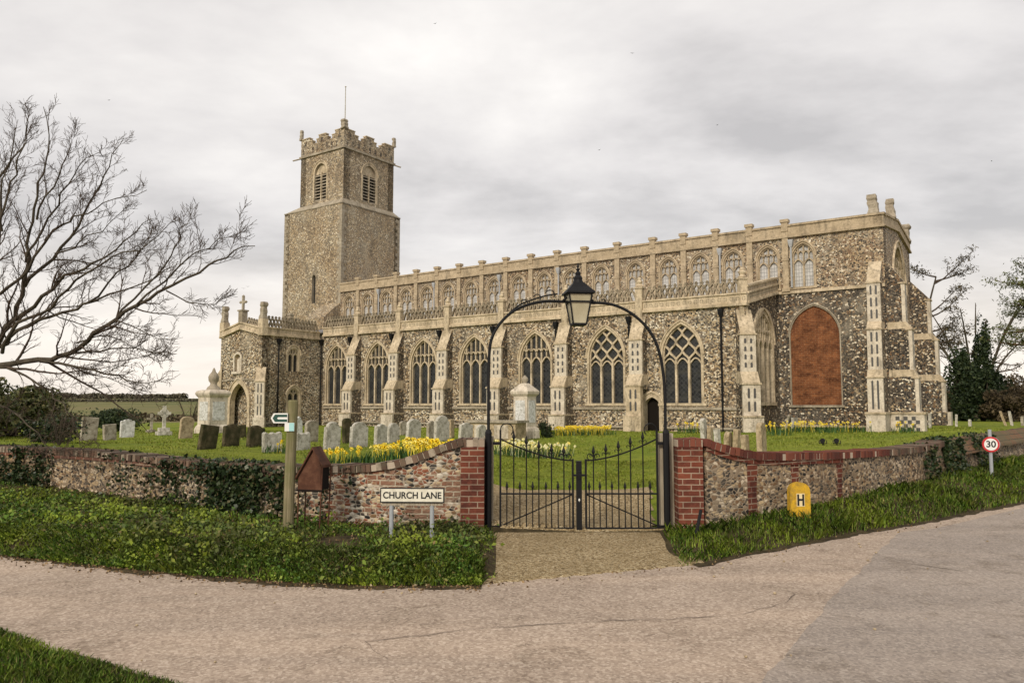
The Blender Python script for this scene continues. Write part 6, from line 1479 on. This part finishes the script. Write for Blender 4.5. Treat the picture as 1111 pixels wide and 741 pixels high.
needle_tree('ivy_clad_tree', 'leaning ivy-clad trunk with long bare side limbs among the yews', 1070, 58, 10, [(0, 0, -.3), (0, 0, 3), (.1, 0, 5.5), (.3, 0, 7.5)], lv, 'cedar', 13, 8, .1, (.2, .2, .1), 'bark', .22)
lv = [(rt.uniform(.42, 1), rt.uniform(1.6, 3.6)*(1.2-.5*i/26), rt.uniform(0, 6.28) if i % 2 else rt.uniform(2.4, 3.9), rt.uniform(.05, .5)) for i in range(26)]
needle_tree('pine_tree', 'dark green pine with clumped needles leaning in at the right edge', 1150, 46, 9, [(0, 0, -.3), (-.2, 0, 3), (-.4, 0, 6), (-.3, 0, 8.6)], lv, 'pine', 14, 26, .1, (.24, .24, .15), 'pine_bark', .22)
def yew_col(name, label, u, D, rad, n, seed, mat='yew'):
    bush(name, label, 'tree', near(u, D), rad, n, .11, mat, seed, 'dark evergreens behind the lane wall', k_=34, csz=.24)
yew_col('yew', 'tall narrow ivy-dark yew column left of the broad one', 1044, 55, (.85, .8, 3.0), 6500, 41); yew_col('yew', 'broad black-green yew at the centre of the evergreens', 1066, 54, (1.55, 1.4, 2.1), 9000, 42); yew_col('yew', 'ivy-thick trunk rising behind the broad yew', 1069, 58, (.75, .7, 3.6), 5000, 43, 'yew')
yew_col('yew', 'low brownish evergreen below the pine at the right edge', 1098, 52, (1.6, 1.3, 1.1), 4500, 44, 'brown_hedge')
bush('winter_hedge', 'brown winter hedge behind the far east buttress', 'hedge', near(1024, 66), (2.4, 1.2, 1.9), 6500, .1, 'brown_hedge', 45, stem=False); bush('winter_hedge', 'pale brown thicket under the pine at the right edge', 'hedge', near(1108, 66), (3.2, 1.4, 2.1), 8000, .11, 'brown_hedge', 46)
bare_shrub(1059, 75, 11.0, 'tall thin leafless birch behind the yews', 15, 'bare_birch')
# distant hedgerows and woods on the hill
rg_ = np.random.default_rng(50)
for (x0, x1, D, h, n, sz, mat) in ((-330, -190, 440, 3.2, 6000, .8, 'far_wood'), (-200, -110, 330, 1.8, 2200, .5, 'far_wood'), (-75, -30, 118, 1.3, 2600, .25, 'brown_hedge'), (30, 200, 330, 6, 9000, .9, 'brown_hedge'), (30, 150, 140, 4, 8000, .5, 'brown_hedge')):
    x = rg_.uniform(x0, x1, n); y = D+rg_.normal(size=n)*2+.06*(x-x0); hh_ = h*(.6+.6*np.abs(vnoise(x, y*0, .06, D)))*rg_.uniform(0, 1, n)
    V, F_ = leaf_cards(np.stack([x, y, G(x, y)+hh_], 1), sz, rg_, asp=.7); stuff('distant_hedgerow', V, F_, M[mat])
# birds
for u, v, D in ((472, 26, 90), (686, 58, 120), (118, 109, 70), (264, 313, 80), (269, 311, 82), (650, 163, 140), (778, 136, 110), (1076, 175, 120)):
    p = pt(u, v, D); b = MB(); s_ = .28*D/90; 
    b.add([(-s_, 0, .25*s_), (-.2*s_, -.12*s_, .05*s_), (0, -.15*s_, 0), (.2*s_, -.12*s_, .05*s_), (s_, 0, .2*s_), (.2*s_, .1*s_, 0), (0, .3*s_, -.02*s_), (-.2*s_, .1*s_, 0)]); b.tube([(0, -.3*s_, 0), (0, 0, 0), (0, .35*s_, 0)], [.02*s_, .09*s_, .03*s_], 6)
    tag(b.build('bird', M['bird'], loc=p, rz=rs.uniform(-1, 1)), 'tiny dark bird in flight against the grey sky', 'bird', 'birds in the sky')
